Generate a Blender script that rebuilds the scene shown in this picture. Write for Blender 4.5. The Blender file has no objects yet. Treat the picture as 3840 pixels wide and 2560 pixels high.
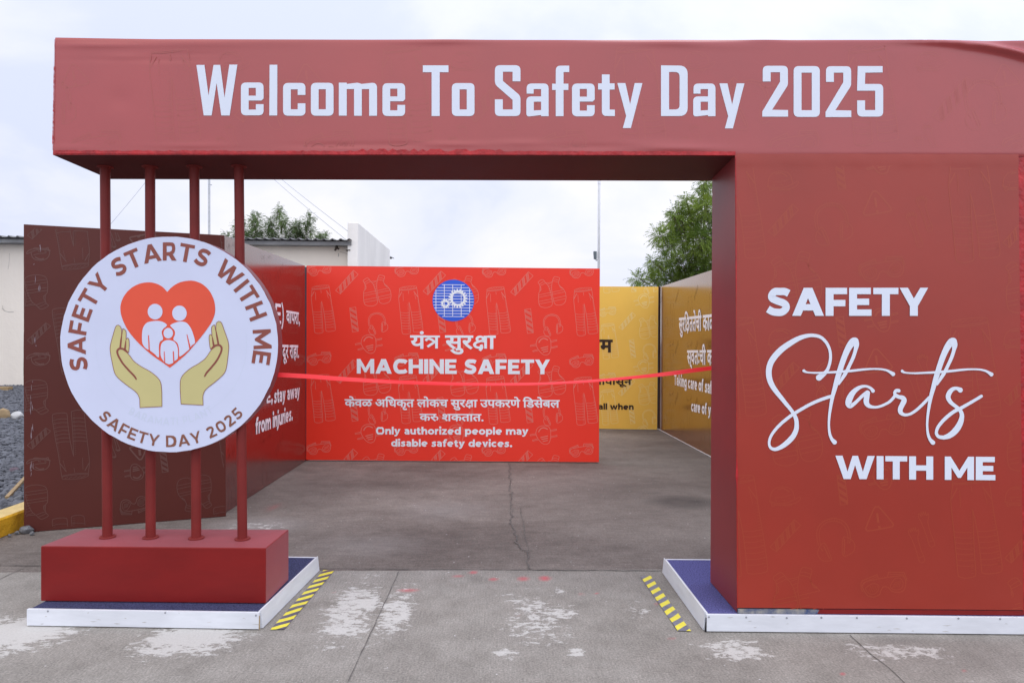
import bpy, bmesh, math, random
from mathutils import Vector, Matrix
from mathutils.geometry import tessellate_polygon

random.seed(7)
S = bpy.context.scene
COL = S.collection
PI = math.pi

# ------------------------------------------------------------------ camera
CAM_H = 1.53
FPX = 2560.0                      # focal length in pixels of the 3840 px wide frame (24 mm)
yaw, pitch, roll = math.atan(65 / FPX), -0.0047, 0.0040
fwd = Vector((math.sin(yaw) * math.cos(pitch), math.cos(yaw) * math.cos(pitch), math.sin(pitch)))
rgt = Vector((math.cos(yaw), -math.sin(yaw), 0))
upv = rgt.cross(fwd)
rgt2 = rgt * math.cos(roll) + upv * math.sin(roll)
upv2 = upv * math.cos(roll) - rgt * math.sin(roll)
CAM = Vector((0, 0, CAM_H))
cd = bpy.data.cameras.new("camera")
cd.lens = 24; cd.sensor_width = 36; cd.sensor_fit = 'HORIZONTAL'
cd.clip_start = 0.05; cd.clip_end = 600
cam = bpy.data.objects.new("camera", cd)
cam.matrix_world = Matrix(((rgt2.x, upv2.x, -fwd.x, CAM.x), (rgt2.y, upv2.y, -fwd.y, CAM.y),
                           (rgt2.z, upv2.z, -fwd.z, CAM.z), (0, 0, 0, 1)))
COL.objects.link(cam)
S.camera = cam

# ------------------------------------------------------------------ world and sun (overcast)
SUN_EL, SUN_AZ = math.radians(68), math.radians(150)      # behind the camera, to the right
sdir = Vector((math.sin(SUN_AZ) * math.cos(SUN_EL), math.cos(SUN_AZ) * math.cos(SUN_EL), math.sin(SUN_EL)))
W = bpy.data.worlds.new("World"); S.world = W; W.use_nodes = True
nt = W.node_tree
for n in list(nt.nodes): nt.nodes.remove(n)
N = nt.nodes.new; L = nt.links.new
out = N('ShaderNodeOutputWorld'); bg = N('ShaderNodeBackground'); L(bg.outputs[0], out.inputs[0])
bg.inputs['Strength'].default_value = 0.1
sky = N('ShaderNodeTexSky'); sky.sky_type = 'NISHITA'; sky.sun_disc = False
sky.sun_elevation = SUN_EL; sky.sun_rotation = SUN_AZ
tc = N('ShaderNodeTexCoord')
sep = N('ShaderNodeSeparateXYZ'); L(tc.outputs['Generated'], sep.inputs[0])
def wmath(op, a, b=None, clamp=False):
    m = N('ShaderNodeMath'); m.operation = op; m.use_clamp = clamp
    for i, v in enumerate((a, b)):
        if v is None: continue
        if isinstance(v, (int, float)): m.inputs[i].default_value = v
        else: L(v, m.inputs[i])
    return m.outputs[0]
zz = wmath('ADD', wmath('MAXIMUM', sep.outputs[2], 0.0), 0.35)
cx = wmath('DIVIDE', sep.outputs[0], zz); cy = wmath('DIVIDE', sep.outputs[1], zz)
comb = N('ShaderNodeCombineXYZ'); L(cx, comb.inputs[0]); L(cy, comb.inputs[1])
comb.inputs[2].default_value = 43.292402
def wnoise(scale, detail, rough, dist=0.0):
    n = N('ShaderNodeTexNoise'); n.inputs['Scale'].default_value = scale
    n.inputs['Detail'].default_value = detail; n.inputs['Roughness'].default_value = rough
    n.inputs['Distortion'].default_value = dist
    L(comb.outputs[0], n.inputs['Vector']); return n.outputs[0]
def wramp(v, stops):
    r = N('ShaderNodeValToRGB'); L(v, r.inputs[0])
    e = r.color_ramp.elements
    while len(e) < len(stops): e.new(0.5)
    for k, (p, c) in enumerate(stops): e[k].position = p; e[k].color = c
    r.color_ramp.interpolation = 'EASE'
    return r.outputs[0]
n1 = wnoise(1.0, 7, 0.52, 0.35)
cloud = wramp(n1, [(0.38, (6.75, 7.25, 9.2, 1)), (0.48, (7.95, 8.2, 9.5, 1)), (0.57, (9.0, 8.95, 9.5, 1)), (0.67, (9.8, 9.6, 9.6, 1))])
mixn = N('ShaderNodeMixRGB'); mixn.inputs[0].default_value = 0.96
L(sky.outputs[0], mixn.inputs[1]); L(cloud, mixn.inputs[2])
# the cloud deck is brighter around the veiled sun
dotn = N('ShaderNodeVectorMath'); dotn.operation = 'DOT_PRODUCT'; L(tc.outputs['Generated'], dotn.inputs[0])
dotn.inputs[1].default_value = sdir
glow = wmath('ADD', 1.0, wmath('MULTIPLY', wmath('POWER', wmath('MAXIMUM', wmath('ADD', wmath('MULTIPLY', dotn.outputs['Value'], 0.6), 0.4), 0.0), 2.0), 0.9))
mul = N('ShaderNodeMixRGB'); mul.blend_type = 'MULTIPLY'; mul.inputs[0].default_value = 1
L(mixn.outputs[0], mul.inputs[1]); L(glow, mul.inputs[2])
L(mul.outputs[0], bg.inputs['Color'])
sd = bpy.data.lights.new("sun", 'SUN'); sd.energy = 0.9; sd.angle = math.radians(30); sd.color = (1.0, 0.96, 0.92)
sun = bpy.data.objects.new("sun", sd); COL.objects.link(sun)
sun.rotation_euler = (-sdir).to_track_quat('-Z', 'Y').to_euler()
S.view_settings.view_transform = 'Standard'; S.view_settings.look = 'None'
S.view_settings.exposure = 0.08; S.view_settings.gamma = 1.0

# ------------------------------------------------------------------ geometry helpers
def ray(x, y):
    return (rgt2 * ((x - 1920) / FPX) + upv2 * (-(y - 1280) / FPX) + fwd).normalized()
def G(x, y, z=0.0):                       # point of the horizontal plane z seen at photo position (x, y)
    d = ray(x, y); return CAM + d * ((z - CAM.z) / d.z)
class Plane:
    def __init__(s, p, n):
        s.p = Vector(p); s.n = Vector(n).normalized()
        if s.n.dot(CAM - s.p) < 0: s.n = -s.n
    def at(s, x, y):
        d = ray(x, y); return CAM + d * ((s.p - CAM).dot(s.n) / d.dot(s.n))
def vplane(a, b):                         # the upright plane through two points
    d = Vector((b.x - a.x, b.y - a.y, 0)); return Plane(a, Vector((-d.y, d.x, 0)))
def yplane(y): return Plane((0, y, 0), (0, -1, 0))

def tag(o, label=None, cat=None, group=None, kind=None):
    if label: o['label'] = label
    if cat: o['category'] = cat
    if group: o['group'] = group
    if kind: o['kind'] = kind
    return o
def empty(name, loc=(0, 0, 0)):
    o = bpy.data.objects.new(name, None); o.empty_display_size = 0.2; o.location = loc
    COL.objects.link(o); return o
def link(name, me, parent=None):
    o = bpy.data.objects.new(name, me); COL.objects.link(o)
    if parent is not None:
        o.parent = parent
        inv = Matrix.Identity(4); p = parent
        loc = parent.location.copy() if parent.parent is None else Vector((0, 0, 0))
        o.matrix_parent_inverse = Matrix.Translation(-loc)
    return o
def mesh(name, verts, faces, mats, parent=None, mi=None, smooth=False):
    me = bpy.data.meshes.new(name)
    me.from_pydata([tuple(v) for v in verts], [], faces)
    for m in (mats if isinstance(mats, (list, tuple)) else [mats]): me.materials.append(m)
    if mi:
        for p, k in zip(me.polygons, mi): p.material_index = k
    if smooth:
        for p in me.polygons: p.use_smooth = True
    me.update()
    return link(name, me, parent)

class MB:                                 # collects solids into one mesh
    def __init__(s): s.v = []; s.f = []; s.m = []
    def add(s, v, f, m=0):
        b = len(s.v); s.v += [Vector(p) for p in v]
        s.f += [[b + i for i in q] for q in f]; s.m += [m] * len(f)
    def hexa(s, a, b, m=0):               # a, b: two quads of four corners (front, back)
        s.add(list(a) + list(b), [(0, 1, 2, 3), (7, 6, 5, 4), (0, 4, 5, 1), (1, 5, 6, 2), (2, 6, 7, 3), (3, 7, 4, 0)], m)
    def box(s, lo, hi, m=0):
        x0, y0, z0 = lo; x1, y1, z1 = hi
        s.hexa([(x0, y0, z1), (x1, y0, z1), (x1, y0, z0), (x0, y0, z0)], [(x0, y1, z1), (x1, y1, z1), (x1, y1, z0), (x0, y1, z0)], m)
    def tube(s, pts, r, n=12, m=0, cap=True):
        pts = [Vector(p) for p in pts]
        rs = r if isinstance(r, (list, tuple)) else [r] * len(pts)
        b = len(s.v)
        for i, p in enumerate(pts):
            d = (pts[min(i + 1, len(pts) - 1)] - pts[max(i - 1, 0)]).normalized()
            u = d.cross(Vector((0.31, 0.95, 0.07))).normalized() if abs(d.y) < 0.9 else d.cross(Vector((1, 0, 0))).normalized()
            w = d.cross(u)
            for k in range(n):
                a = 2 * PI * k / n; s.v.append(p + (u * math.cos(a) + w * math.sin(a)) * rs[i])
        for i in range(len(pts) - 1):
            for k in range(n):
                k2 = (k + 1) % n
                s.f.append([b + i * n + k, b + i * n + k2, b + (i + 1) * n + k2, b + (i + 1) * n + k]); s.m.append(m)
        if cap:
            s.f.append([b + k for k in range(n)][::-1]); s.m.append(m)
            e = b + (len(pts) - 1) * n
            s.f.append([e + k for k in range(n)]); s.m.append(m)
    def build(s, name, mats, parent=None, smooth=False, bevel=0.0):
        o = mesh(name, s.v, s.f, mats, parent, s.m, smooth)
        bm = bmesh.new(); bm.from_mesh(o.data)
        bmesh.ops.recalc_face_normals(bm, faces=bm.faces)
        bm.to_mesh(o.data); bm.free()
        if bevel:
            md = o.modifiers.new('bevel', 'BEVEL'); md.width = bevel; md.segments = 2; md.limit_method = 'ANGLE'
        return o

def slab(pl, px, t, name, mats, parent, bevel=0.004):  # a board whose front lies on plane pl with photo corners TL,TR,BR,BL
    f = [pl.at(*p) for p in px]
    b = [p - pl.n * t for p in f]
    m = MB(); m.hexa(f, b); return m.build(name, mats, parent, bevel=bevel)

# ------------------------------------------------------------------ materials
def mat(name, col, rough=0.5, spec=0.5, var=0.0, vscale=3.0, bump=0.0, bscale=40.0, metallic=0.0, vstretch=None, col2=None, bstretch=None):
    m = bpy.data.materials.new(name); m.use_nodes = True
    t = m.node_tree; b = t.nodes['Principled BSDF']
    b.inputs['Base Color'].default_value = (*col, 1); b.inputs['Roughness'].default_value = rough
    b.inputs['Specular IOR Level'].default_value = spec; b.inputs['Metallic'].default_value = metallic
    tcx = t.nodes.new('ShaderNodeTexCoord')
    def vec(st):
        if not st: return tcx.outputs['Object']
        mp = t.nodes.new('ShaderNodeMapping'); mp.inputs['Scale'].default_value = st
        t.links.new(tcx.outputs['Object'], mp.inputs[0]); return mp.outputs[0]
    if var or col2:
        n = t.nodes.new('ShaderNodeTexNoise'); n.inputs['Scale'].default_value = vscale; n.inputs['Detail'].default_value = 6
        n.inputs['Roughness'].default_value = 0.6
        t.links.new(vec(vstretch), n.inputs['Vector'])
        r = t.nodes.new('ShaderNodeValToRGB'); t.links.new(n.outputs[0], r.inputs[0])
        c2 = col2 or tuple(c * (1 + var) for c in col); c1 = col if col2 else tuple(c * (1 - var) for c in col)
        r.color_ramp.elements[0].position = 0.33; r.color_ramp.elements[1].position = 0.67
        r.color_ramp.elements[0].color = (*c1, 1); r.color_ramp.elements[1].color = (*c2, 1)
        t.links.new(r.outputs[0], b.inputs['Base Color'])
    if bump:
        n = t.nodes.new('ShaderNodeTexNoise'); n.inputs['Scale'].default_value = bscale; n.inputs['Detail'].default_value = 4
        t.links.new(vec(bstretch), n.inputs['Vector'])
        bp = t.nodes.new('ShaderNodeBump'); bp.inputs['Strength'].default_value = bump; bp.inputs['Distance'].default_value = 0.02
        t.links.new(n.outputs[0], bp.inputs['Height']); t.links.new(bp.outputs[0], b.inputs['Normal'])
    return m

M = {}
M['vinyl_brick'] = mat('vinyl_brick', (0.335, 0.026, 0.011), 0.36, 0.65, 0.08, 1.1, 0.16, 1.5)
M['vinyl_beam'] = mat('vinyl_beam', (0.39, 0.042, 0.042), 0.33, 0.95, 0.08, 1.0, 0.16, 1.6)
M['paint_red'] = mat('paint_red', (0.205, 0.008, 0.007), 0.45, 0.3, 0.12, 2.5, 0.03, 5)
b_ = M['paint_red'].node_tree.nodes['Principled BSDF']; b_.inputs['Sheen Weight'].default_value = 0.3; b_.inputs['Sheen Roughness'].default_value = 0.32; b_.inputs['Sheen Tint'].default_value = (1.0, 0.62, 0.70, 1)
M['paint_plinth_sky_sheen'] = mat('paint_plinth_sky_sheen', (0.205, 0.008, 0.007), 0.45, 0.3, 0.16, 2.2, 0.04, 5, vstretch=(0.6, 1, 1.6))
b_ = M['paint_plinth_sky_sheen'].node_tree.nodes['Principled BSDF']; b_.inputs['Sheen Weight'].default_value = 1.0; b_.inputs['Sheen Roughness'].default_value = 0.30; b_.inputs['Sheen Tint'].default_value = (1.0, 0.60, 0.70, 1)  # sky reflection on the block's top is imitated by this strong pink sheen
M['paint_bright'] = mat('paint_bright', (0.42, 0.012, 0.016), 0.35, 0.5, 0.3, 14, 0.3, 40)
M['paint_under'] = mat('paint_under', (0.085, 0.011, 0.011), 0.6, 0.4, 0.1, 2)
M['paint_pole'] = mat('paint_pole', (0.20, 0.022, 0.019), 0.5, 0.3, 0.10, 6)
M['print_white'] = mat('print_white', (0.74, 0.80, 0.91), 0.40, 0.4, 0.015, 2)
M['print_bright'] = mat('print_bright', (0.92, 0.95, 1.0), 0.40, 0.4, 0.015, 2)
M['print_dark'] = mat('print_dark', (0.035, 0.022, 0.014), 0.45, 0.4)
M['disc_white'] = mat('disc_white', (0.66, 0.705, 0.885), 0.42, 0.4, 0.03, 2, 0.06, 4)
M['disc_brown'] = mat('disc_brown', (0.275, 0.075, 0.055), 0.42, 0.4, 0.05, 3)
M['disc_brown2'] = mat('disc_brown2', (0.25, 0.10, 0.065), 0.42, 0.4, 0.05, 3)
M['disc_heart'] = mat('disc_heart', (0.80, 0.095, 0.045), 0.42, 0.4, 0.03, 3)
M['disc_hand'] = mat('disc_hand', (0.60, 0.54, 0.24), 0.42, 0.4, 0.03, 3)
M['disc_faint'] = mat('disc_faint', (0.625, 0.685, 0.83), 0.42, 0.4)
M['board_red'] = mat('board_red', (0.97, 0.044, 0.020), 0.38, 0.5, 0.03, 0.7, 0.10, 1.4)
M['board_red_line'] = mat('board_red_line', (0.88, 0.235, 0.18), 0.4, 0.4)
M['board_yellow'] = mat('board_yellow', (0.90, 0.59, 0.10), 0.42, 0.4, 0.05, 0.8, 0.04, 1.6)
M['board_yellow_line'] = mat('board_yellow_line', (0.92, 0.75, 0.30), 0.42, 0.4)
M['wall_crimson'] = mat('wall_crimson', (0.105, 0.009, 0.009), 0.18, 0.8, 0.06, 1.0, 0.03, 1.4)
M['wall_crimson_line'] = mat('wall_crimson_line', (0.118, 0.013, 0.012), 0.18, 0.8)
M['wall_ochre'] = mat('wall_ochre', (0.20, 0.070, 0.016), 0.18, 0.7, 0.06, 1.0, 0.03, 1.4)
for k_ in ('wall_crimson', 'wall_ochre', 'wall_crimson_line'):
    b_ = M[k_].node_tree.nodes['Principled BSDF']; b_.inputs['Coat Weight'].default_value = 0.8; b_.inputs['Coat Roughness'].default_value = 0.16
M['wall_ochre_line'] = mat('wall_ochre_line', (0.215, 0.080, 0.022), 0.18, 0.7)
b_ = M['wall_ochre_line'].node_tree.nodes['Principled BSDF']; b_.inputs['Coat Weight'].default_value = 0.8; b_.inputs['Coat Roughness'].default_value = 0.16
M['reflection_brown'] = mat('reflection_brown', (0.030, 0.012, 0.010), 0.7, 0.2)
M['panel_brown'] = mat('panel_brown', (0.105, 0.024, 0.018), 0.38, 0.3, 0.08, 1.0, 0.06, 1.5, bstretch=(1.5, 1.5, 0.4))
M['panel_brown_line'] = mat('panel_brown_line', (0.145, 0.064, 0.054), 0.4, 0.4)
M['panel_scuff'] = mat('panel_scuff', (0.32, 0.25, 0.28), 0.5, 0.4)
M['brick_line'] = mat('brick_line', (0.368, 0.046, 0.016), 0.36, 0.65)
M['beam_line'] = mat('beam_line', (0.395, 0.056, 0.046), 0.33, 0.9)
M['blue'] = mat('blue', (0.035, 0.13, 0.74), 0.42, 0.4)
M['skirt_white'] = mat('skirt_white', (0.72, 0.745, 0.79), 0.42, 0.4, 0.06, 5, 0.08, 12, vstretch=(1, 1, 5))
M['edge_white'] = mat('edge_white', (0.72, 0.74, 0.77), 0.4, 0.4, 0.04, 8)
M['scuff'] = mat('scuff', (0.50, 0.49, 0.47), 0.6, 0.3, 0.2, 30)
M['dark_gap'] = mat('dark_gap', (0.02, 0.018, 0.02), 0.8, 0.2)
M['screw'] = mat('screw', (0.30, 0.31, 0.34), 0.45, 0.5, 0.2, 60)
M['carpet_grey'] = mat('carpet_grey', (0.066, 0.070, 0.142), 0.95, 0.05, 0.55, 130, 0.6, 260)
M['carpet_blue'] = mat('carpet_blue', (0.125, 0.125, 0.315), 0.95, 0.05, 0.50, 130, 0.6, 260)
M['tape_yellow'] = mat('tape_yellow', (0.78, 0.68, 0.055), 0.5, 0.4, 0.06, 30, 0.2, 60)
M['tape_dark'] = mat('tape_dark', (0.095, 0.088, 0.125), 0.42, 0.5, 0.22, 22, 0.2, 60)
M['tape_grey'] = mat('tape_grey', (0.16, 0.16, 0.205), 0.45, 0.5, 0.2, 22, 0.2, 60)
M['satin_red'] = mat('satin_red', (0.95, 0.030, 0.040), 0.38, 0.4)
M['rail_blue'] = mat('rail_blue', (0.03, 0.06, 0.16), 0.5, 0.4, 0.5, 20, col2=(0.35, 0.33, 0.28))
M['plaster'] = mat('plaster', (0.84, 0.775, 0.68), 0.9, 0.1, 0.05, 0.6, 0.35, 7, vstretch=(1, 1, 0.35))
M['plaster_white'] = mat('plaster_white', (0.88, 0.86, 0.82), 0.9, 0.1, 0.07, 1.2, 0.3, 9, vstretch=(1, 1, 0.3))
M['roof'] = mat('roof', (0.22, 0.22, 0.225), 0.75, 0.2, 0.25, 4, 0.2, 30)
M['fascia'] = mat('fascia', (0.27, 0.275, 0.28), 0.8, 0.2, 0.25, 3, 0.2, 20, vstretch=(0.6, 1, 2))
M['crack_grey'] = mat('crack_grey', (0.42, 0.40, 0.37), 0.9, 0.1)
M['rust'] = mat('rust', (0.055, 0.04, 0.03), 0.85, 0.2, 0.4, 30)
M['galv'] = mat('galv', (0.55, 0.58, 0.62), 0.5, 0.5, 0.1, 4)
M['pole_white'] = mat('pole_white', (0.86, 0.88, 0.92), 0.5, 0.4, 0.03, 3)
M['lamp_grey'] = mat('lamp_grey', (0.13, 0.16, 0.18), 0.5, 0.5)
M['lamp_glass'] = mat('lamp_glass', (0.30, 0.36, 0.38), 0.15, 0.6)
M['kerb'] = mat('kerb', (0.62, 0.33, 0.020), 0.75, 0.2, 0.16, 6, 0.5, 30)
M['kerb_top'] = mat('kerb_top', (0.62, 0.46, 0.20), 0.8, 0.2, 0.12, 8, 0.5, 40)
M['post_dark'] = mat('post_dark', (0.07, 0.075, 0.10), 0.4, 0.5, 0.2, 6)
M['wire'] = mat('wire', (0.40, 0.42, 0.46), 0.6, 0.3)
M['wood'] = mat('wood', (0.34, 0.24, 0.13), 0.8, 0.2, 0.2, 8, 0.3, 40, vstretch=(1, 6, 6))
M['bark'] = mat('bark', (0.12, 0.095, 0.07), 0.9, 0.1, 0.3, 12, 0.6, 30)

def leaf_mat(name, c1, c2):
    m = mat(name, c1, 0.55, 0.3, 0, 1.3, col2=c2)
    b = m.node_tree.nodes['Principled BSDF']
    t = m.node_tree
    tr = t.nodes.new('ShaderNodeBsdfTranslucent'); mx = t.nodes.new('ShaderNodeMixShader'); mx.inputs[0].default_value = 0.3
    src = b.inputs['Base Color'].links[0].from_socket
    t.links.new(src, tr.inputs[0]); o = t.nodes['Material Output']
    t.links.new(b.outputs[0], mx.inputs[1]); t.links.new(tr.outputs[0], mx.inputs[2]); t.links.new(mx.outputs[0], o.inputs[0])
    return m
M['leaf'] = leaf_mat('leaf', (0.085, 0.15, 0.028), (0.25, 0.34, 0.05))
M['leaf_far'] = leaf_mat('leaf_far', (0.085, 0.135, 0.05), (0.17, 0.25, 0.075))

# ------------------------------------------------------------------ flat artwork (prints and lettering)
def smooth(pts, n=6, closed=False):
    P = [Vector(p[:2]) if len(p) == 2 else Vector(p) for p in pts]
    out = []
    m = len(P); rng = range(m if closed else m - 1)
    for i in rng:
        if closed: p0, p1, p2, p3 = P[i - 1], P[i], P[(i + 1) % m], P[(i + 2) % m]
        else: p0, p1, p2, p3 = P[max(i - 1, 0)], P[i], P[i + 1], P[min(i + 2, m - 1)]
        for k in range(n):
            t = k / n
            out.append(0.5 * ((2 * p1) + (p2 - p0) * t + (2 * p0 - 5 * p1 + 4 * p2 - p3) * t * t + (3 * p1 - p0 - 3 * p2 + p3) * t ** 3))
    if not closed: out.append(P[-1].copy())
    return out
def fillet(pts, n=5):                     # points (x, y) or (x, y, r): round the corners that carry a radius
    out = []; m = len(pts)
    for i, p in enumerate(pts):
        if len(p) < 3: out.append(Vector(p)); continue
        c = Vector(p[:2]); a = Vector(pts[i - 1][:2]) - c; b = Vector(pts[(i + 1) % m][:2]) - c
        r = min(p[2], a.length * 0.49, b.length * 0.49)
        A = c + a.normalized() * r; B = c + b.normalized() * r
        for k in range(n + 1):
            t = k / n; k1 = A.lerp(c, t * 0.98); k2 = c.lerp(B, t)
            out.append(A * (1 - t) ** 2 + c * 2 * t * (1 - t) + B * t * t)
    return out

class Art:
    def __init__(s): s.items = []; s.lv = 0          # items: (verts2d, faces, level, material index)
    def poly(s, loops, mi=0, lv=None):
        loops = [[Vector((p[0], p[1])) for p in lp] for lp in loops]
        tris = tessellate_polygon([[Vector((p.x, p.y, 0)) for p in lp] for lp in loops])
        s.items.append(([p for lp in loops for p in lp], [list(t) for t in tris], s.lv if lv is None else lv, mi))
    def stroke(s, pts, w, closed=False, mi=0, lv=None, cap=False):
        P = [Vector((p[0], p[1])) for p in pts]
        Q = [P[0]]; ws = w if isinstance(w, (list, tuple)) else [w] * len(P)
        wq = [ws[0]]
        for p, q in zip(P[1:], ws[1:]):
            if (p - Q[-1]).length > 1e-6: Q.append(p); wq.append(q)
        if closed and (Q[0] - Q[-1]).length < 1e-6: Q.pop(); wq.pop()
        P = Q; n = len(P)
        if n < 2: return
        v = []; f = []
        for i in range(n):
            if closed: a, b = P[i] - P[i - 1], P[(i + 1) % n] - P[i]
            else:
                a = P[i] - P[i - 1] if i else P[1] - P[0]
                b = P[i + 1] - P[i] if i < n - 1 else a
            a = a.normalized(); b = b.normalized()
            na, nb = Vector((-a.y, a.x)), Vector((-b.y, b.x))
            mm = na + nb
            if mm.length < 1e-4: mm = na
            mm = mm.normalized(); k = 1 / max(mm.dot(na), 0.45)
            v += [P[i] + mm * (wq[i] / 2 * k), P[i] - mm * (wq[i] / 2 * k)]
        for i in range(n - 1 + (1 if closed else 0)):
            j = (i + 1) % n; f.append([2 * i, 2 * i + 1, 2 * j + 1, 2 * j])
        L_ = s.lv if lv is None else lv
        s.items.append((v, f, L_, mi))
        if cap:
            for c, r in ((P[0], wq[0] / 2), (P[-1], wq[-1] / 2)):
                s.items.append(([c + Vector((math.cos(2 * PI * k / 14), math.sin(2 * PI * k / 14))) * r for k in range(14)], [list(range(14))], L_ + 1, mi))
    def circle(s, c, r, ry=None, n=40, mi=0, lv=None):
        ry = ry or r
        s.poly([[(c[0] + math.cos(2 * PI * k / n) * r, c[1] + math.sin(2 * PI * k / n) * ry) for k in range(n)]], mi, lv)
    def ring(s, c, r0, r1, n=40, mi=0, lv=None):
        s.stroke([(c[0] + math.cos(2 * PI * k / n) * (r0 + r1) / 2, c[1] + math.sin(2 * PI * k / n) * (r0 + r1) / 2) for k in range(n)], abs(r1 - r0), True, mi, lv)
    def add(s, other, fn, dl=0, mi=None):
        for v, f, l, m in other.items: s.items.append(([Vector(fn(p)) for p in v], f, l + dl, m if mi is None else mi))

def emit(art, fn, name, mats, parent):
    """fn(x, y, level) -> point in space"""
    V, F, Mi = [], [], []
    for v, f, l, m in art.items:
        b = len(V); V += [fn(p.x, p.y, l) for p in v]
        for q in f: F.append([b + i for i in q]); Mi.append(m)
    o = mesh(name, V, F, mats, parent, Mi)
    return o
def on(pl, base=0.0016, step=0.00022):     # photo coordinates onto a plane
    return lambda x, y, l: pl.at(x, y) + pl.n * (base + l * step)
def tri(pl, A, B, T, W_, cap, base=0.0022, step=0.00022):   # local text box onto a plane by three photo points
    a, b, t = pl.at(*A), pl.at(*B), pl.at(*T)
    return lambda x, y, l: a + (b - a) * (x / W_) + (t - a) * (y / cap) + pl.n * (base + l * step)

# ---- a bold geometric alphabet, cap height 1
def glyph(ch, w=0.285):
    g = Art(); h = w * 0.80; wd = w * 1.09
    P = lambda *lp: g.poly([fillet(l) for l in lp])
    if ch == 'I': P([(0, 0), (0, 1), (w, 1), (w, 0)]); return g, w
    if ch == 'L': P([(0, 0), (0, 1), (w, 1), (w, h), (.70, h), (.70, 0)]); return g, .70
    if ch == 'F': P([(0, 0), (0, 1), (.77, 1), (.77, 1 - h), (w, 1 - h), (w, .34 + h), (.71, .34 + h), (.71, .34), (w, .34), (w, 0)]); return g, .78
    if ch == 'E': P([(0, 0), (0, 1), (.78, 1), (.78, 1 - h), (w, 1 - h), (w, .5 + h / 2), (.72, .5 + h / 2), (.72, .5 - h / 2), (w, .5 - h / 2), (w, h), (.805, h), (.805, 0)]); return g, .81
    if ch == 'T': P([(0, 1), (.90, 1), (.90, 1 - h), (.45 + w / 2, 1 - h), (.45 + w / 2, 0), (.45 - w / 2, 0), (.45 - w / 2, 1 - h), (0, 1 - h)]); return g, .90
    if ch == 'H': P([(0, 0), (0, 1), (w, 1), (w, .5 + h / 2), (.99 - w, .5 + h / 2), (.99 - w, 1), (.99, 1), (.99, 0), (.99 - w, 0), (.99 - w, .5 - h / 2), (w, .5 - h / 2), (w, 0)]); return g, .99
    if ch == 'N': P([(0, 0), (0, 1), (w * .85, 1), (1 - w, .40 - (.285 - w)), (1 - w, 1), (1, 1), (1, 0), (1 - w * .85, 0), (w, .60 + (.285 - w)), (w, 0)]); return g, 1.0
    if ch == 'M': P([(0, 0), (0, 1), (w * .85, 1), (.60, .40), (1.2 - w * .85, 1), (1.2, 1), (1.2, 0), (1.2 - w * .96, 0), (1.2 - w * .96, .53), (.66, .09), (.54, .09), (w * .96, .53), (w * .96, 0)]); return g, 1.2
    if ch == 'A':
        Wd = 1.0 + .5 * w; s_ = Wd / 2 - wd / 2; yb = .19 + h
        P([(0, 0), (s_, 1), (Wd - s_, 1), (Wd, 0), (Wd - wd, 0), (Wd - wd - s_ * .19, .19), (wd + s_ * .19, .19), (wd, 0)],
          [(wd + s_ * yb, yb), (Wd - wd - s_ * yb, yb), (Wd / 2, (Wd / 2 - wd) / s_)]); return g, Wd
    if ch == 'Y': P([(-.02, 1), (wd - .03, 1), (.49, .62 - (.285 - w)), (1.0 - wd + .03, 1), (1.0, 1), (.49 + w / 2, .345), (.49 + w / 2, 0), (.49 - w / 2, 0), (.49 - w / 2, .345)]); return g, .98
    if ch == 'W': P([(0, 1), (wd * .95, 1), (.50, .32 - (.285 - w)), (.70, 1), (.93, 1), (1.13, .32 - (.285 - w)), (1.62 - wd * .95, 1), (1.62, 1), (1.28, 0), (.99, 0), (.81, .60), (.63, 0), (.34, 0)]); return g, 1.62
    if ch == 'V' : P([(0, 1), (wd, 1), (.54, .30), (1.08 - wd, 1), (1.08, 1), (.68, 0), (.40, 0)]); return g, 1.08
    k = w / 2
    if ch == 'S':
        g.stroke(smooth([(.80, .80), (.66, .865), (.50, 1 - k + .01), (.30, .86), (.19, .73), (.22, .615), (.40, .53), (.60, .46), (.70, .36), (.68, .235), (.55, .135 + (w - .285) * -.1), (.38, .125), (.21, .155), (.05, .245)], 6), w * .92); return g, .86
    if ch == 'C':
        g.stroke(smooth([(.93, .76), (.80, .85), (.60, 1 - k + .01), (.38, .865), (.21, .72), (k + .01, .5), (.21, .28), (.38, .135), (.60, k - .01), (.80, .15), (.93, .24)], 6), w * .95); return g, 1.0
    if ch == 'D':
        P([(0, 0), (0, 1), (.46, 1), (.74, .96), (.93, .82), (1.0, .5), (.93, .18), (.74, .04), (.46, 0)], [(w, h), (w, 1 - h), (.45, 1 - h), (.60, .755), (.70, .65), (.725, .5), (.70, .35), (.60, .245), (.45, h)]); return g, 1.0
    if ch in 'RPB':
        g.stroke([(k, 0), (k, 1)], w)
        g.stroke([(w * .8, 1 - h / 2)] + smooth([(.44, 1 - h / 2), (.62, .87), (.67, .66 + .02), (.62, .48), (.44, .35 + .02)], 5) + [(w * .8, .36)], h * 1.06, lv=1)
        if ch == 'R': g.poly([[(.36, .30), (.62, .34), (.86, 0), (.56, 0)]], lv=2)
        if ch == 'B': g.stroke([(w * .8, .48)] + smooth([(.50, .48), (.70, .40), (.74, .28), (.68, .16), (.50, h / 2)], 5) + [(w * .8, h / 2)], h, lv=2)
        return g, .86
    if ch == '0':
        g.stroke(smooth([(.46, 1 - k), (.70, .82), (.80, .5), (.70, .18), (.46, k), (.22, .18), (.12 + .02, .5), (.22, .82)], 6, True), w * .92, True); return g, .94
    if ch == '2':
        g.stroke(smooth([(.07, .77), (.20, .86), (.40, .885), (.58, .83), (.63, .69), (.55, .54), (.36, .34), (.12, .11)], 6), w * .9)
        g.stroke([(.03, h / 2), (.80, h / 2)], h, lv=1); return g, .83
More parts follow.
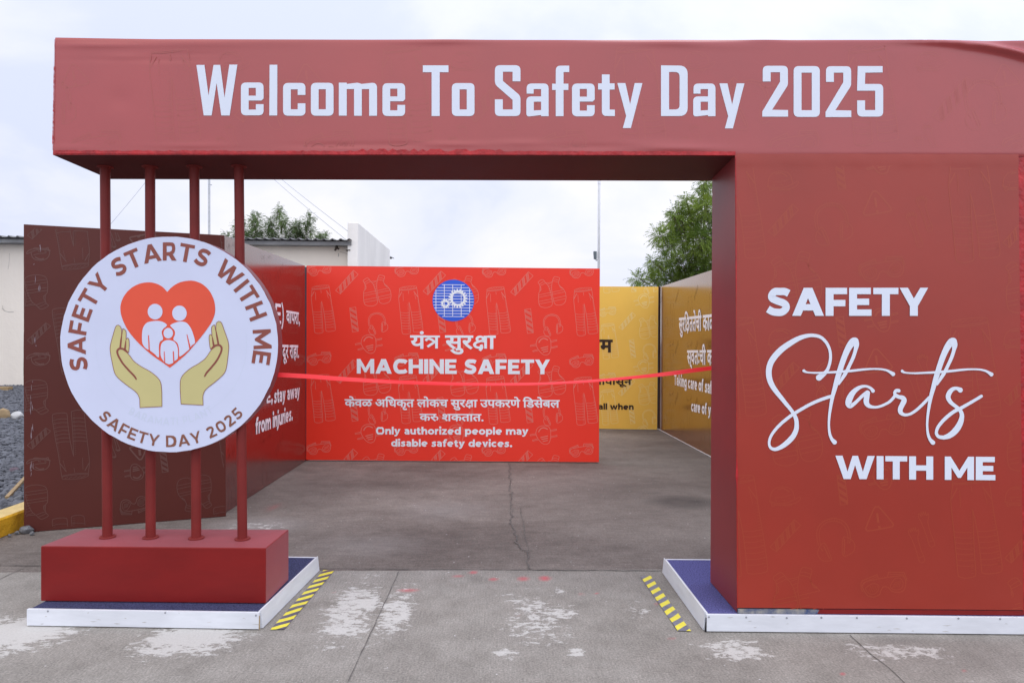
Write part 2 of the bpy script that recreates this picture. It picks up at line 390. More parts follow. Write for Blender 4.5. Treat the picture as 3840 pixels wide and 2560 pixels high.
    if ch == '5':
        g.stroke([(.72, 1 - h / 2), (.14, 1 - h / 2)], h)
        g.stroke([(.20, 1), (.165, .50)], w * .8, lv=1)
        g.stroke([(.10, .54)] + smooth([(.40, .545), (.60, .48), (.68, .33), (.60, .18), (.40, .115), (.20, .145), (.03, .235)], 5), w * .85, lv=2); return g, .82
    # lower case, x-height .76
    x = .76; k = w / 2
    def o_(cx=.40, rx=.40 - .11, a0=0, a1=360, lv=0):
        n = 26
        pts = [(cx + rx * math.cos(math.radians(a0 + (a1 - a0) * i / n)), x / 2 + (x / 2 - k + .01) * math.sin(math.radians(a0 + (a1 - a0) * i / n))) for i in range(n + 1)]
        g.stroke(pts[:-1] if a1 - a0 == 360 else pts, w * .95, a1 - a0 == 360, lv=lv)
    if ch == 'O':
        g.stroke(smooth([(.56, 1 - k), (.84, .86), (.97, .5), (.84, .14), (.56, k), (.28, .14), (.15, .5), (.28, .86)], 6, True), w * .98, True); return g, 1.12
    if ch == 'o': o_(); return g, .80
    if ch == 'e':
        o_(.40, .285, 2, 312); g.stroke([(.12, .37), (.71, .37)], w * .66, lv=1); return g, .80
    if ch == 'c': o_(.40, .285, 48, 312); return g, .72
    if ch in 'bpdq':
        cxx = .43 if ch in 'bp' else .38
        o_(cxx, .275); sx = k if ch in 'bp' else .81 - k
        g.stroke([(sx, {'b': 0, 'd': 0, 'p': -.27}.get(ch, 0)), (sx, {'b': 1.06, 'd': 1.06, 'p': x}.get(ch, x))], w, lv=1); return g, .81
    if ch == 'g':
        o_(.38, .275); g.stroke([(.81 - k, x), (.81 - k, .0)] + smooth([(.81 - k, 0), (.64, -.13), (.42, -.175), (.12, -.12)], 4)[1:], w * .92, lv=1); return g, .81
    if ch == 'a':
        g.stroke(smooth([(.08, .58), (.22, .645), (.36, .645), (.50, .57), (.535, .42)], 5) + [(.535, 0)], w * .95)
        g.stroke(smooth([(.50, .40), (.28, .39), (.14, .32), (.125, .20), (.22, .105), (.36, .11), (.48, .19)], 5), w * .72, lv=1); return g, .67
    if ch in 'nhmu':
        if ch == 'u':
            g.stroke([(k, x), (k, .32)] + smooth([(k, .32), (.20, .16), (.36, k - .01), (.54, .15), (.60, .32)], 4)[1:], w * .95)
            g.stroke([(.73 - k, x), (.73 - k, 0)], w, lv=1); return g, .73
        g.stroke([(k, 0), (k, 1.06 if ch == 'h' else x)], w)
        arc = lambda x0, x1, lv: g.stroke(smooth([(x0, .44), (x0 + (x1 - x0) * .25, .60), (x0 + (x1 - x0) * .55, x - k + .01), (x1 - .05, .60), (x1, .42)], 4) + [(x1, 0)], w * .96, lv=lv)
        if ch == 'm': arc(k + .03, .60, 1); arc(.64, 1.10, 2); return g, 1.22
        arc(k + .03, .62, 1); return g, .74
    if ch == 'r':
        g.stroke([(k, 0), (k, x)], w); g.stroke(smooth([(k + .02, .40), (.20, .57), (.33, .635), (.46, .645)], 4), w * .95, lv=1); return g, .47
    if ch in 'il':
        g.stroke([(k, 0), (k, x if ch == 'i' else 1.06)], w)
        if ch == 'i': g.circle((k, .98), .15, lv=1)
        return g, w
    if ch == 'j':
        g.stroke([(k, x), (k, -.02)] + smooth([(k, -.02), (.02, -.15), (-.16, -.17)], 4)[1:], w * .95); g.circle((k, .98), .15, lv=1); return g, w
    if ch == 't':
        g.stroke([(.22, .94), (.22, .28)] + smooth([(.22, .28), (.28, .13), (.40, .105), (.52, .14)], 4)[1:], w); g.stroke([(0, .64), (.50, .64)], w * .8, lv=1); return g, .53
    if ch == 'f':
        g.stroke(smooth([(.56, .925), (.42, .955), (.28, .90), (.225, .74)], 4) + [(.225, 0)], w); g.stroke([(0, .64), (.48, .64)], w * .8, lv=1); return g, .52
    if ch == 'k':
        g.stroke([(k, 0), (k, 1.06)], w); g.poly([[(.20, .33), (.52, x), (.82, x), (.34, .22)]], lv=1); g.poly([[(.34, .46), (.52, .50), (.84, 0), (.54, 0)]], lv=2); return g, .82
    if ch == 's':
        g.stroke(smooth([(.58, .60), (.44, .645), (.28, .64), (.165, .555), (.24, .44), (.40, .385), (.485, .28), (.47, .165), (.34, .105), (.18, .115), (.04, .18)], 4), w * .86); return g, .62
    if ch == 'v': P([(-.02, x), (wd, x), (.375, .26), (.75 - wd, x), (.77, x), (.47, 0), (.27, 0)]); return g, .75
    if ch == 'y': P([(-.02, x), (wd, x), (.385, .27), (.76 - wd, x), (.78, x), (.42, -.08), (.33, -.20, .1), (.18, -.28, .1), (-.02, -.22), (.05, -.03), (.16, -.06), (.235, .01)]); return g, .76
    if ch == 'w': P([(-.02, x), (wd * .92, x), (.36, .27), (.49, x), (.70, x), (.84, .27), (1.2 - wd * .92, x), (1.21, x), (.95, 0), (.73, 0), (.595, .42), (.46, 0), (.24, 0)]); return g, 1.19
    if ch == 'z': P([(.02, x), (.62, x), (.62, .60), (.30, .19), (.63, .19), (.63, 0), (0, 0), (0, .155), (.32, .57), (.02, .57)]); return g, .64
    if ch == '.': g.circle((.15, .13), .155); return g, .30
    if ch == ',': g.circle((.15, .13), .155); g.poly([[(.02, .10), (.29, .10), (.20, -.22), (.05, -.22)]], lv=1); return g, .30
    if ch == '(' : g.stroke(smooth([(.36, 1.08), (.20, .80), (.14, .42), (.20, .05), (.36, -.24)], 5), w * .7); return g, .36
    if ch == ')' : g.stroke(smooth([(0, 1.08), (.16, .80), (.22, .42), (.16, .05), (0, -.24)], 5), w * .7); return g, .36
    return g, .34
def text(s, w=0.285, gap=0.085, space=0.36):
    a = Art(); x = 0
    for i, ch in enumerate(s):
        if ch == ' ': x += space; continue
        g, adv = glyph(ch, w)
        a.add(g, lambda p, x=x: (p.x + x, p.y), 3 * (i % 2)); x += adv + gap
    return a, x - gap

# ---- Devanagari from Blender's built-in font, one glyph at a time
_dg = {}
def dglyph(ch):
    if ch in _dg: return _dg[ch]
    c = bpy.data.curves.new('tmp', 'FONT'); c.body = ch; c.size = 1; c.resolution_u = 3
    o = bpy.data.objects.new('tmp', c); COL.objects.link(o)
    bpy.context.view_layer.update()
    dg = bpy.context.evaluated_depsgraph_get()
    me = bpy.data.meshes.new_from_object(o.evaluated_get(dg))
    v = [Vector((p.co.x, p.co.y)) for p in me.vertices]; f = [list(p.vertices) for p in me.polygons]
    edges = {}
    for q in f:
        for i in range(len(q)):
            k = (min(q[i], q[i - 1]), max(q[i], q[i - 1])); edges[k] = edges.get(k, 0) + 1
    border = [k for k, n in edges.items() if n == 1]
    bpy.data.objects.remove(o); bpy.data.curves.remove(c); bpy.data.meshes.remove(me)
    xs = [p.x for p in v] or [0]
    adv = 0.0
    if len(ch) == 1: adv = dglyph(ch + '     |')[4] - dglyph('     |')[4]
    _dg[ch] = (v, f, border, adv, max(xs)); return _dg[ch]
DTOP = max(p.y for p in dglyph('\u0915')[0])
def dtext(seq, bold=0.03):
    """seq: glyphs in visual order; a tuple (char, dx, dy, sx) shifts a mark, ('bar', a, b) etc. are hand-drawn strokes"""
    a = Art(); x = 0.0; last0 = 0.0
    items = []
    for tk in seq:
        if tk == ' ': x += 0.26; continue
        mark = isinstance(tk, tuple)
        ch = tk[0] if mark else tk
        if ch == 'rakar':                  # the slanting foot stroke of tra
            items.append(('s', [(last0 + 0.05, 0.03), (last0 + 0.36, 0.27)], 0.075)); continue
        if ch == 'tra':
            b, q_ = x, DTOP / .62
            for l_ in ([(.03, .37), (.09, .455), (.19, .47), (.30, .41), (.43, .29)], [(.40, .32), (.25, .20), (.10, .08)]): items.append(('s', smooth([(b + u_ * q_, v_ * q_) for u_, v_ in l_], 4), 0.082))
            items.append(('s', [(b + .47 * q_, 0), (b + .47 * q_, DTOP)], 0.082)); items.append(('s', [(b - .03, DTOP - .035), (b + .61 * q_, DTOP - .035)], 0.07)); x += .58 * q_; continue
        if ch == 'ruu':                    # the hook that makes ra into ruu
            b = last0 + 0.27; items.append(('s', smooth([(b, .30), (b + .12, .37), (b + .24, .33), (b + .27, .20), (b + .20, .06)], 5), 0.07)); x += 0.17; continue
        if ch == 'ksha':                   # ksha without its stem
            b = x + 0.02
            items.append(('s', [Vector((b + .30 + .13 * math.cos(t), .475 + .11 * math.sin(t))) for t in [k * PI / 9 - 0.3 * PI for k in range(0, 15)]], 0.085))
            items.append(('s', smooth([(b + .36, .385), (b + .18, .32), (b + .07, .21), (b + .13, .085), (b + .27, .05), (b + .36, .12)], 5), 0.085))
            items.append(('s', smooth([(b + .34, .20), (b + .37, .05), (b + .28, -.10)], 4), 0.085))
            items.append(('s', [(b + .36, .36), (b + .52, .36)], 0.07))
            items.append(('s', [(b + .52, 0), (b + .52, DTOP)], 0.085)); items.append(('s', [(b + .44, DTOP - .035), (b + .66, DTOP - .035)], 0.07))
            last0 = x; x += 0.66; continue
        v, f, border, adv, _ = dglyph(ch)
        dx, dy = (tk[1], tk[2]) if mark else (0, 0)
        items.append(('g', v, f, border, x + dx, dy))
        if not mark: last0 = x; x += adv
    for k, it in enumerate(items):
        lv = 2 * (k % 3)
        if it[0] == 's': a.stroke(it[1], it[2] + bold * .6, lv=lv + 7); continue
        _, v, f, border, ox, oy = it
        vv = [p + Vector((ox, oy)) for p in v]
        a.items.append((vv, f, lv, 0))
        if bold:
            nxt = {}
            for i, j in border: nxt.setdefault(i, []).append(j); nxt.setdefault(j, []).append(i)
            seen = set()
            for st in list(nxt):
                if st in seen: continue
                loop = [st]; seen.add(st); cur = st
                while True:
                    c = [q for q in nxt[cur] if q not in seen]
                    if not c: break
                    cur = c[0]; seen.add(cur); loop.append(cur)
                if len(loop) > 2: a.stroke([vv[i] for i in loop], bold, True, lv=lv + 1)
    return a, x

# ---- printed line drawings of protective gear; coordinates are those of the sketch sheet
def icon(kind):
    I = []                                 # (points, closed, width)
    A = lambda pts, closed=False, w=7, sm=True, n=4: I.append((smooth(pts, n, closed) if sm else [Vector(p) for p in pts], closed, w))
    if kind == 'trousers':
        A([(122,372),(170,345),(270,330),(370,328),(388,342),(370,360),(270,375),(160,385)], True, 6)
        for k in range(5): A([(150+k*45,372-k*5),(200+k*40,345-k*2)], w=5, sm=False)
        A([(122,372),(125,395),(118,450),(113,520),(125,640),(140,780),(155,930),(165,1040),(180,1065),(230,1073),(285,1060),(295,1040),(288,940),(280,800),(275,650),(272,575)])
        A([(388,342),(398,400),(412,500),(430,620),(452,740),(470,860),(483,950),(486,1010),(470,1030),(400,1042),(350,1038),(338,1020),(330,920),(312,770),(290,650),(272,575)])
        A([(125,395),(200,393),(300,383),(395,362)], w=6)
        A([(160,420),(118,500)], w=10, sm=False); A([(345,410),(410,500)], w=10, sm=False); A([(355,440),(378,530)], w=5, sm=False)
        A([(178,435),(183,560)], w=6, sm=False); A([(262,402),(268,450)], w=6, sm=False)
        for y in (735,775,815,855,895,940,980):
            d = (y-735)
            A([(136+d*.09,y),(205+d*.06,y+8),(276+d*.03,y+4)], w=6)
            A([(302+d*.11,y-3),(375+d*.12,y-2),(448+d*.13,y-18)], w=6)
        for k in range(22):
            t = k/21; A([(247+14*t,600+440*t),(262+18*t,598+440*t)], w=4, sm=False)
            A([(398+62*t,530+460*t),(416+62*t,526+460*t)], w=4, sm=False)
    elif kind == 'vest':
        A([(915,262),(940,235),(975,217),(1000,225),(1030,265),(1070,310),(1100,380),(1120,450),(1135,540),(1135,600),(1100,635),(1030,650),(960,635),(932,600),(922,520),(925,430),(940,400),(945,330),(935,290)], True)
        A([(1160,178),(1200,175),(1245,190),(1240,230),(1230,270),(1250,310),(1300,355),(1335,410),(1348,490),(1335,560),(1290,600),(1220,612),(1175,590),(1155,540),(1135,430),(1125,340),(1135,250)], True)
        for p in ([(935,290),(985,255),(1012,243)],[(945,312),(990,290),(1030,268)],[(1152,212),(1195,215),(1240,230)],[(1142,240),(1190,245),(1235,262)],[(1040,270),(1090,265),(1135,250)],
                  [(940,400),(962,375),(955,325)],[(1230,270),(1258,335),(1300,355)]): A(p, w=6)
        for p in ([(925,455),(1110,415)],[(925,490),(1115,452)],[(930,555),(1130,515)],[(935,592),(1135,555)],[(1140,412),(1310,372)],[(1140,445),(1330,405)],[(1150,510),(1345,465)],[(1155,550),(1340,510)]): A(p, w=6, sm=False)
        for k in range(8): A([(1062+k*8,292+k*34),(1122+k*1,268+k*36)], w=5, sm=False)
        for k in range(4): A([(944+k*2,330+k*18),(956,335+k*14)], w=5, sm=False); A([(1240+k*12,300+k*14),(1252+k*13,318+k*10)], w=5, sm=False)
    elif kind == 'goggles':
        A([(60,1475),(75,1450),(110,1432),(250,1405),(330,1395),(385,1390),(410,1420),(412,1470),(395,1510),(350,1525),(300,1515),(270,1485),(235,1480),(215,1500),(200,1540),(160,1562),(110,1555),(80,1520)], True, 8)
        A([(88,1488),(140,1455),(180,1460),(195,1475),(185,1515),(150,1540),(110,1532),(90,1505)], True, 6)
        A([(290,1465),(330,1412),(375,1415),(393,1455),(375,1495),(330,1505),(295,1490)], True, 6)
        A([(66,1520),(52,1500),(48,1455),(60,1430),(180,1380),(190,1410)], w=8, sm=False); A([(62,1450),(178,1396)], w=6, sm=False)
        A([(265,1402),(272,1362),(400,1362),(425,1430)], w=8, sm=False); A([(285,1378),(390,1376),(412,1420)], w=6, sm=False)
        for k in range(5): A([(110+k*15,1528-k*2),(130+k*14,1472-k*1)], w=4, sm=False); A([(305+k*14,1492-k*3),(330+k*11,1440-k*3)], w=4, sm=False)
    elif kind == 'slant_tape':
        a, b, c, d = Vector((490,408)), Vector((765,97)), Vector((838,160)), Vector((562,463))
        A([a, b, c, d], True, 7, False)
        for k in range(4):
            t = 0.10 + k * 0.225
            for j in range(5):
                u = t + j * 0.026; A([a.lerp(b, min(u + .10, 1)), d.lerp(c, max(u - .10, 0))], w=7 if j in (0, 4) else 4.5, sm=False)
    elif kind == 'upright_tape':
        a, b, c, d = Vector((705,680)), Vector((800,665)), Vector((843,1038)), Vector((750,1048))
        A([a, b, c, d], True, 7, False)
        for k in range(4):
            t = -0.02 + k * 0.24
            for j in range(5):
                u = t + j * 0.026; A([a.lerp(d, min(max(u, 0), 1)), b.lerp(c, min(u + .20, 1))], w=7 if j in (0, 4) else 4.5, sm=False)
    elif kind == 'earmuffs':
        A([(1010,965),(997,900),(1000,840),(1030,790),(1090,758),(1150,752),(1210,775),(1250,830),(1262,900),(1256,950)], w=7)
        A([(1027,962),(1015,890),(1025,830),(1070,785),(1130,772),(1190,788),(1228,832),(1244,900),(1242,950)], w=6)
        for k in range(9): A([(1035+k*20,785-18*math.sin(k/8*PI)-14),(1042+k*19,790-18*math.sin(k/8*PI)-4)], w=4, sm=False)
        A([(1020,975),(1060,950),(1112,1070),(1070,1090),(1030,1078),(1003,1030)], True, 7); A([(1050,965),(1098,1070)], w=10, sm=False); A([(1025,985),(1045,1010)], w=8, sm=False)
        A([(1205,908),(1255,908),(1290,940),(1298,985),(1275,1025),(1205,1045)], True, 7); A([(1216,915),(1214,1035)], w=10, sm=False)
    elif kind == 'respirator':
        A([(885,1200),(905,1140),(950,1105),(1020,1093),(1080,1110),(1108,1160),(1115,1240),(1105,1320),(1080,1365),(1030,1382),(975,1360),(920,1300),(890,1240)], True, 8)
        A([(925,1192),(960,1142),(1010,1126),(1068,1150)], w=16)
        A([(955,1278),(1072,1250)], w=14, sm=False); A([(970,1306),(1070,1284)], w=14, sm=False); A([(990,1336),(1068,1320)], w=13, sm=False)
        for p in ([(880,1216),(795,1233),(797,1249),(883,1236)],[(908,1296),(832,1317),(838,1331),(918,1313)],[(1113,1164),(1202,1147),(1206,1161),(1116,1184)],[(1112,1262),(1210,1242),(1212,1258),(1110,1281)]): A(p, w=7, sm=False)
    elif kind == 'helmet':
        A([(588,800),(595,750),(620,715),(665,700),(715,706),(745,732),(757,780)], w=5); A([(586,800),(640,812),(705,808),(760,785),(793,768),(795,785),(762,812),(700,822),(640,824),(600,812)], True, 5)
        A([(600,815),(605,834),(640,822),(720,830),(742,815)], w=5); A([(640,718),(680,712),(722,735)], w=7); A([(620,775),(680,770),(735,755)], w=4)
        A([(615,790),(632,790),(632,802)], w=4, sm=False); A([(668,792),(690,792),(690,802)], w=4, sm=False)
    elif kind == 'warning':
        A([(1320,838),(1340,845),(1425,945),(1428,965),(1410,975),(1268,1000),(1247,990),(1248,970),(1300,850)], True, 9)
        A([(1321,880),(1330,945)], w=16, sm=False); A([(1335,966),(1339,985)], w=17, sm=False)
    elif kind == 'gloves':
        for dx, dy in ((0, 0), (68, -108)):
            A([(x+dx, y+dy) for x, y in [(1560,1060),(1537,1015),(1541,990),(1553,1010),(1553,982),(1565,1003),(1568,978),(1579,1000),(1583,978),(1591,1005),(1603,990),(1606,1015),(1600,1050),(1622,1130),(1648,1200),(1615,1215),(1590,1140)]], True, 5)
            A([(1610+dx,1185+dy),(1642+dx,1172+dy)], w=5, sm=False)
    return I
def quad_inside(q):
    q = [Vector(p) for p in q]
    def f(p):
        s_ = 0
        for i in range(4):
            a, b = q[i], q[(i + 1) % 4]
            c = (b.x - a.x) * (p.y - a.y) - (b.y - a.y) * (p.x - a.x)
            if c == 0: continue
            if s_ == 0: s_ = 1 if c > 0 else -1
            elif (c > 0) != (s_ > 0): return False
        return True
    return f
def stamp(art, kind, fn, wscale, inside=None, step=5.0, mi=0):
    """draw an icon; fn maps sheet coordinates to photo coordinates; parts outside the board are cut off"""
    for i, (pts, closed, w) in enumerate(icon(kind)):
        P = [Vector(fn(p.x, p.y)) for p in pts]
        if closed: P.append(P[0].copy())
        runs = [[]]
        if inside is None: runs = [P]
        else:
            for a, b in zip(P, P[1:] + [None]):
                seg = [a] if b is None else [a.lerp(b, k / max(1, int((b - a).length / step) + 1)) for k in range(max(1, int((b - a).length / step) + 1))]
                for s_ in seg:
                    if inside(s_): runs[-1].append(s_)
                    elif runs[-1]: runs.append([])
        for r in runs:
            if len(r) > 1:
                full = closed and len(r) >= len(P) and (r[0] - r[-1]).length < 1e-4
                art.stroke(r[:-1] if full else r, w * wscale, full, mi, lv=i % 7)

# ================================================================== the ground
import numpy as np
def ground_grid(name, x0, x1, y0, y1, st, zf=0.0):
    nx = int((x1 - x0) / st) + 1; ny = int((y1 - y0) / st) + 1
    xs = np.linspace(x0, x1, nx); ys = np.linspace(y0, y1, ny)
    X, Y = np.meshgrid(xs, ys)
    v = np.stack([X.ravel(), Y.ravel(), np.full(X.size, zf)], 1)
    idx = np.arange(nx * ny).reshape(ny, nx)
    f = np.stack([idx[:-1, :-1].ravel(), idx[:-1, 1:].ravel(), idx[1:, 1:].ravel(), idx[1:, :-1].ravel()], 1)
    me = bpy.data.meshes.new(name); me.from_pydata(v.tolist(), [], f.tolist()); me.update()
    return me, X, Y
def set_attr(me, name, arr):
    at = me.attributes.new(name, 'FLOAT', 'POINT'); at.data.foreach_set('value', arr.ravel().astype(np.float32))
def blob(X, Y, c, rx, ry, ang=0.0, soft=0.5):
    dx, dy = X - c[0], Y - c[1]; ca, sa = math.cos(ang), math.sin(ang)
    u = (dx * ca + dy * sa) / rx; w = (-dx * sa + dy * ca) / ry
    return np.clip((1 - np.sqrt(u * u + w * w)) / soft, 0, 1)
def gblob(X, Y, px0, px1, py0, py1, soft=0.5, ang=0.0):     # an elliptic stain given by its extent in the photo
    a = G((px0 + px1) / 2, py0); b = G((px0 + px1) / 2, py1); l = G(px0, (py0 + py1) / 2); r = G(px1, (py0 + py1) / 2)
    c = G((px0 + px1) / 2, (py0 + py1) / 2)
    return blob(X, Y, (c.x, (a.y + b.y) / 2), abs(r.x - l.x) / 2, abs(a.y - b.y) / 2, ang, soft)

JY = G(1900, 2136).y                        # the joint between the two pours of concrete
def concrete(name, c_lo, c_hi, streak, front):
    m = bpy.data.materials.new(name); m.use_nodes = True
    t = m.node_tree; b = t.nodes['Principled BSDF']; ln = t.links.new; nd = t.nodes.new
    tcx = nd('ShaderNodeTexCoord').outputs['Object']
    def noise(scale, detail=5, rough=0.6, st=None, dist=0):
        n = nd('ShaderNodeTexNoise'); n.inputs['Scale'].default_value = scale; n.inputs['Detail'].default_value = detail
        n.inputs['Roughness'].default_value = rough; n.inputs['Distortion'].default_value = dist
        v = tcx
        if st:
            mp = nd('ShaderNodeMapping'); mp.inputs['Scale'].default_value = st; ln(tcx, mp.inputs[0]); v = mp.outputs[0]
        ln(v, n.inputs['Vector']); return n.outputs[0]
    def ramp(v, stops):
        r = nd('ShaderNodeValToRGB'); ln(v, r.inputs[0]); e = r.color_ramp.elements
        while len(e) < len(stops): e.new(0.5)
        for k, (p, c) in enumerate(stops): e[k].position = p; e[k].color = (*c, 1) if len(c) == 3 else c
        return r.outputs[0]
    def mix(f, a, c, mode='MIX'):
        n = nd('ShaderNodeMixRGB'); n.blend_type = mode
        for i, v in ((0, f), (1, a), (2, c)):
            if isinstance(v, (int, float)): n.inputs[i].default_value = v
            elif isinstance(v, tuple): n.inputs[i].default_value = (*v, 1)
            else: ln(v, n.inputs[i])
        return n.outputs[0]
    def ma(op, a, c=0.0, clamp=False):
        n = nd('ShaderNodeMath'); n.operation = op; n.use_clamp = clamp
        for i, v in ((0, a), (1, c)):
            if isinstance(v, (int, float)): n.inputs[i].default_value = v
            else: ln(v, n.inputs[i])
        return n.outputs[0]
    def attr(nm):
        n = nd('ShaderNodeAttribute'); n.attribute_name = nm; return n.outputs['Fac']
    g1 = noise(0.9, 6, 0.62, (0.6, 1.2, 1) if not front else None, 0.4)
    col = ramp(g1, [(0.32, c_lo), (0.68, c_hi)])
    g2 = noise(5.5, 5, 0.65)
    col = mix(0.55, col, ramp(g2, [(0.3, (0.72, 0.71, 0.70)), (0.7, (1.25, 1.25, 1.26))]), 'MULTIPLY')
    fine = noise(95, 3, 0.75, (1, 1, 1))
    col = mix(0.95, col, ramp(fine, [(0.30, (0.62, 0.62, 0.62)), (0.70, (1.36, 1.36, 1.36))]), 'MULTIPLY')
    st = noise(60, 4, 0.7, streak)
    col = mix(0.62 if not front else 0.42, col, ramp(st, [(0.34, (0.70, 0.70, 0.69)), (0.66, (1.26, 1.25, 1.24))]), 'MULTIPLY')
    # dark grime and light wear where the photo has them
    col = mix(ma('MULTIPLY', attr('grime'), ma('MULTIPLY', ma('ADD', g2, 0.25), 0.95, True), True), col, (0.060, 0.052, 0.048))
    col = mix(ma('MULTIPLY', attr('pale'), ma('MULTIPLY', ma('ADD', st, 0.2), 0.9, True), True), col, (0.42, 0.41, 0.40))
    # flaking white paint
    pn = ma('ADD', ma('MULTIPLY', noise(6, 4, 0.6, (0.8, 1.6, 1), 0.4), 0.30), ma('MULTIPLY', noise(21, 10, 0.80, (0.8, 1.4, 1), 0.35), 0.70))
    thr = ma('SUBTRACT', 0.632, ma('MULTIPLY', attr('paint'), 0.190))
    fl = ma('MULTIPLY', ma('SUBTRACT', pn, thr), 30, True)
    fl = ma('MULTIPLY', fl, ma('GREATER_THAN', attr('paint'), 0.03))
    col = mix(ma('MULTIPLY', fl, ma('ADD', 0.55, ma('MULTIPLY', fine, 0.7)), True), col, (0.545, 0.53, 0.50))
    # rubbed red powder
    rd = ma('MULTIPLY', attr('powder'), ma('MULTIPLY', ma('SUBTRACT', fine, 0.22), 2.2, True), True)
    col = mix(rd, col, (0.60, 0.045, 0.075))
    # white grit
    sp = noise(42, 1, 0.5)
    col = mix(ma('MULTIPLY', ma('SUBTRACT', sp, 0.775), 30, True), col, (0.58, 0.57, 0.56))
    ln(col, b.inputs['Base Color']); b.inputs['Roughness'].default_value = 0.82; b.inputs['Specular IOR Level'].default_value = 0.3
    hsum = ma('ADD', ma('MULTIPLY', st, 0.6), ma('MULTIPLY', fine, 0.5))
    bp = nd('ShaderNodeBump'); bp.inputs['Strength'].default_value = 0.45; bp.inputs['Distance'].default_value = 0.006
    ln(hsum, bp.inputs['Height']); ln(bp.outputs[0], b.inputs['Normal'])
    return m
M['slab_front'] = concrete('slab_front', (0.232, 0.214, 0.190), (0.305, 0.286, 0.257), (2.2, 0.16, 1), True)
M['slab_rear'] = concrete('slab_rear', (0.132, 0.111, 0.098), (0.225, 0.197, 0.175), (0.10, 1.6, 1), False)
M['slab_far'] = mat('slab_far', (0.16, 0.145, 0.135), 0.9, 0.2, 0.2, 0.8)
M['earth'] = mat('earth', (0.16, 0.15, 0.14), 0.95, 0.1, 0.2, 0.5)

me, X, Y = ground_grid('concrete_apron', -3.2, 3.6, 2.2, JY, 0.02)
pa = np.zeros_like(X)
for (a, b, c, d, amt) in [(-340, 370, 2260, 2520, 1.3), (400, 1000, 2290, 2510, 1.3), (1120, 1470, 2120, 2530, 1.0), (1260, 1450, 2130, 2460, 1.0), (1340, 1600, 2140, 2530, 0.85), (1480, 1600, 2150, 2260, .5),
                          (1800, 2230, 2170, 2510, 0.8), (1980, 2220, 2255, 2345, 0.95), (2540, 2960, 2360, 2510, 0.95), (3080, 3700, 2380, 2510, 0.9), (2280, 2500, 2220, 2340, 0.6),
                          (1830, 1980, 2410, 2485, 1.0), (2110, 2210, 2405, 2485, 1.0), (2060, 2140, 2195, 2235, .9), (1700, 1800, 2350, 2480, .4)]:
    pa = np.maximum(pa, amt * gblob(X, Y, a, b, c, d, 0.75))
set_attr(me, 'paint', pa)
po = np.zeros_like(X)
for (a, b, c, d, amt) in [(1480, 1582, 2204, 2220, .75), (1690, 1745, 2154, 2164, .7), (1755, 1795, 2137, 2153, .9), (1828, 1872, 2163, 2178, .9), (1934, 1990, 2158, 2180, .85), (2015, 2070, 2155, 2180, 1.0),
                          (2172, 2192, 2222, 2230, .8), (2225, 2250, 2220, 2227, .7), (2456, 2476, 2258, 2268, .7), (2505, 2530, 2385, 2396, .7), (3150, 3172, 2520, 2530, .9), (3612, 3630, 2510, 2517, .7),
                          (1240, 1254, 2218, 2223, .8), (1930, 1960, 2306, 2312, .5), (2180, 2192, 2274, 2279, .7)]:
    po = np.maximum(po, amt * gblob(X, Y, a, b, c, d, 0.7))
set_attr(me, 'powder', po)
gr = 0.35 * gblob(X, Y, 3220, 3500, 2380, 2420, 0.7) + 0.18 * gblob(X, Y, 1740, 1840, 2150, 2190, 0.9) + 0.2 * gblob(X, Y, 3000, 4200, 2380, 2560, 0.9) + 0.10 * gblob(X, Y, 2200, 2700, 2150, 2260, .9)
set_attr(me, 'grime', gr); set_attr(me, 'pale', 0.0 * X)
me.materials.append(M['slab_front'])
apron = tag(link('concrete_apron', me), kind='structure')

me, X, Y = ground_grid('concrete_yard', -3.9, 4.2, JY + 0.006, 14.5, 0.05, -0.004)
set_attr(me, 'paint', 0.6 * gblob(X, Y, 780, 1180, 1950, 1990, 0.5) + 0.25 * gblob(X, Y, 1060, 1200, 2030, 2090, .6))
set_attr(me, 'powder', 0.25 * gblob(X, Y, 1000, 1050, 1880, 1920, .9))
set_attr(me, 'grime', 0.85 * gblob(X, Y, 2400, 2760, 1850, 1915, 0.6) + 0.22 * gblob(X, Y, 2150, 2500, 2030, 2080, 0.9) + 0.34 * gblob(X, Y, 1900, 3000, 1700, 2120, 0.8)
         + 0.25 * gblob(X, Y, 1290, 1650, 1790, 1850, 0.9) + 0.35 * gblob(X, Y, 2250, 2640, 1640, 1760, 0.9) + 0.2 * gblob(X, Y, 1000, 1500, 1780, 1860, .9))
set_attr(me, 'pale', 0.45 * gblob(X, Y, 750, 1190, 1930, 2010, 0.8) + 0.28 * gblob(X, Y, 1450, 1900, 1865, 1960, 0.9) + 0.2 * gblob(X, Y, 1100, 1700, 1990, 2100, .9))
me.materials.append(M['slab_rear'])
yard = tag(link('concrete_yard', me), kind='structure')
m_ = MB(); m_.add([(-300, 14.49, -.012), (300, 14.49, -.012), (300, 300, -.012), (-300, 300, -.012)], [(0, 1, 2, 3)])
m_.add([(-300, -60, -.012), (300, -60, -.012), (300, 14.49, -.012), (-300, 14.49, -.012)], [(0, 1, 2, 3)])
tag(m_.build('ground', M['earth']), kind='structure')
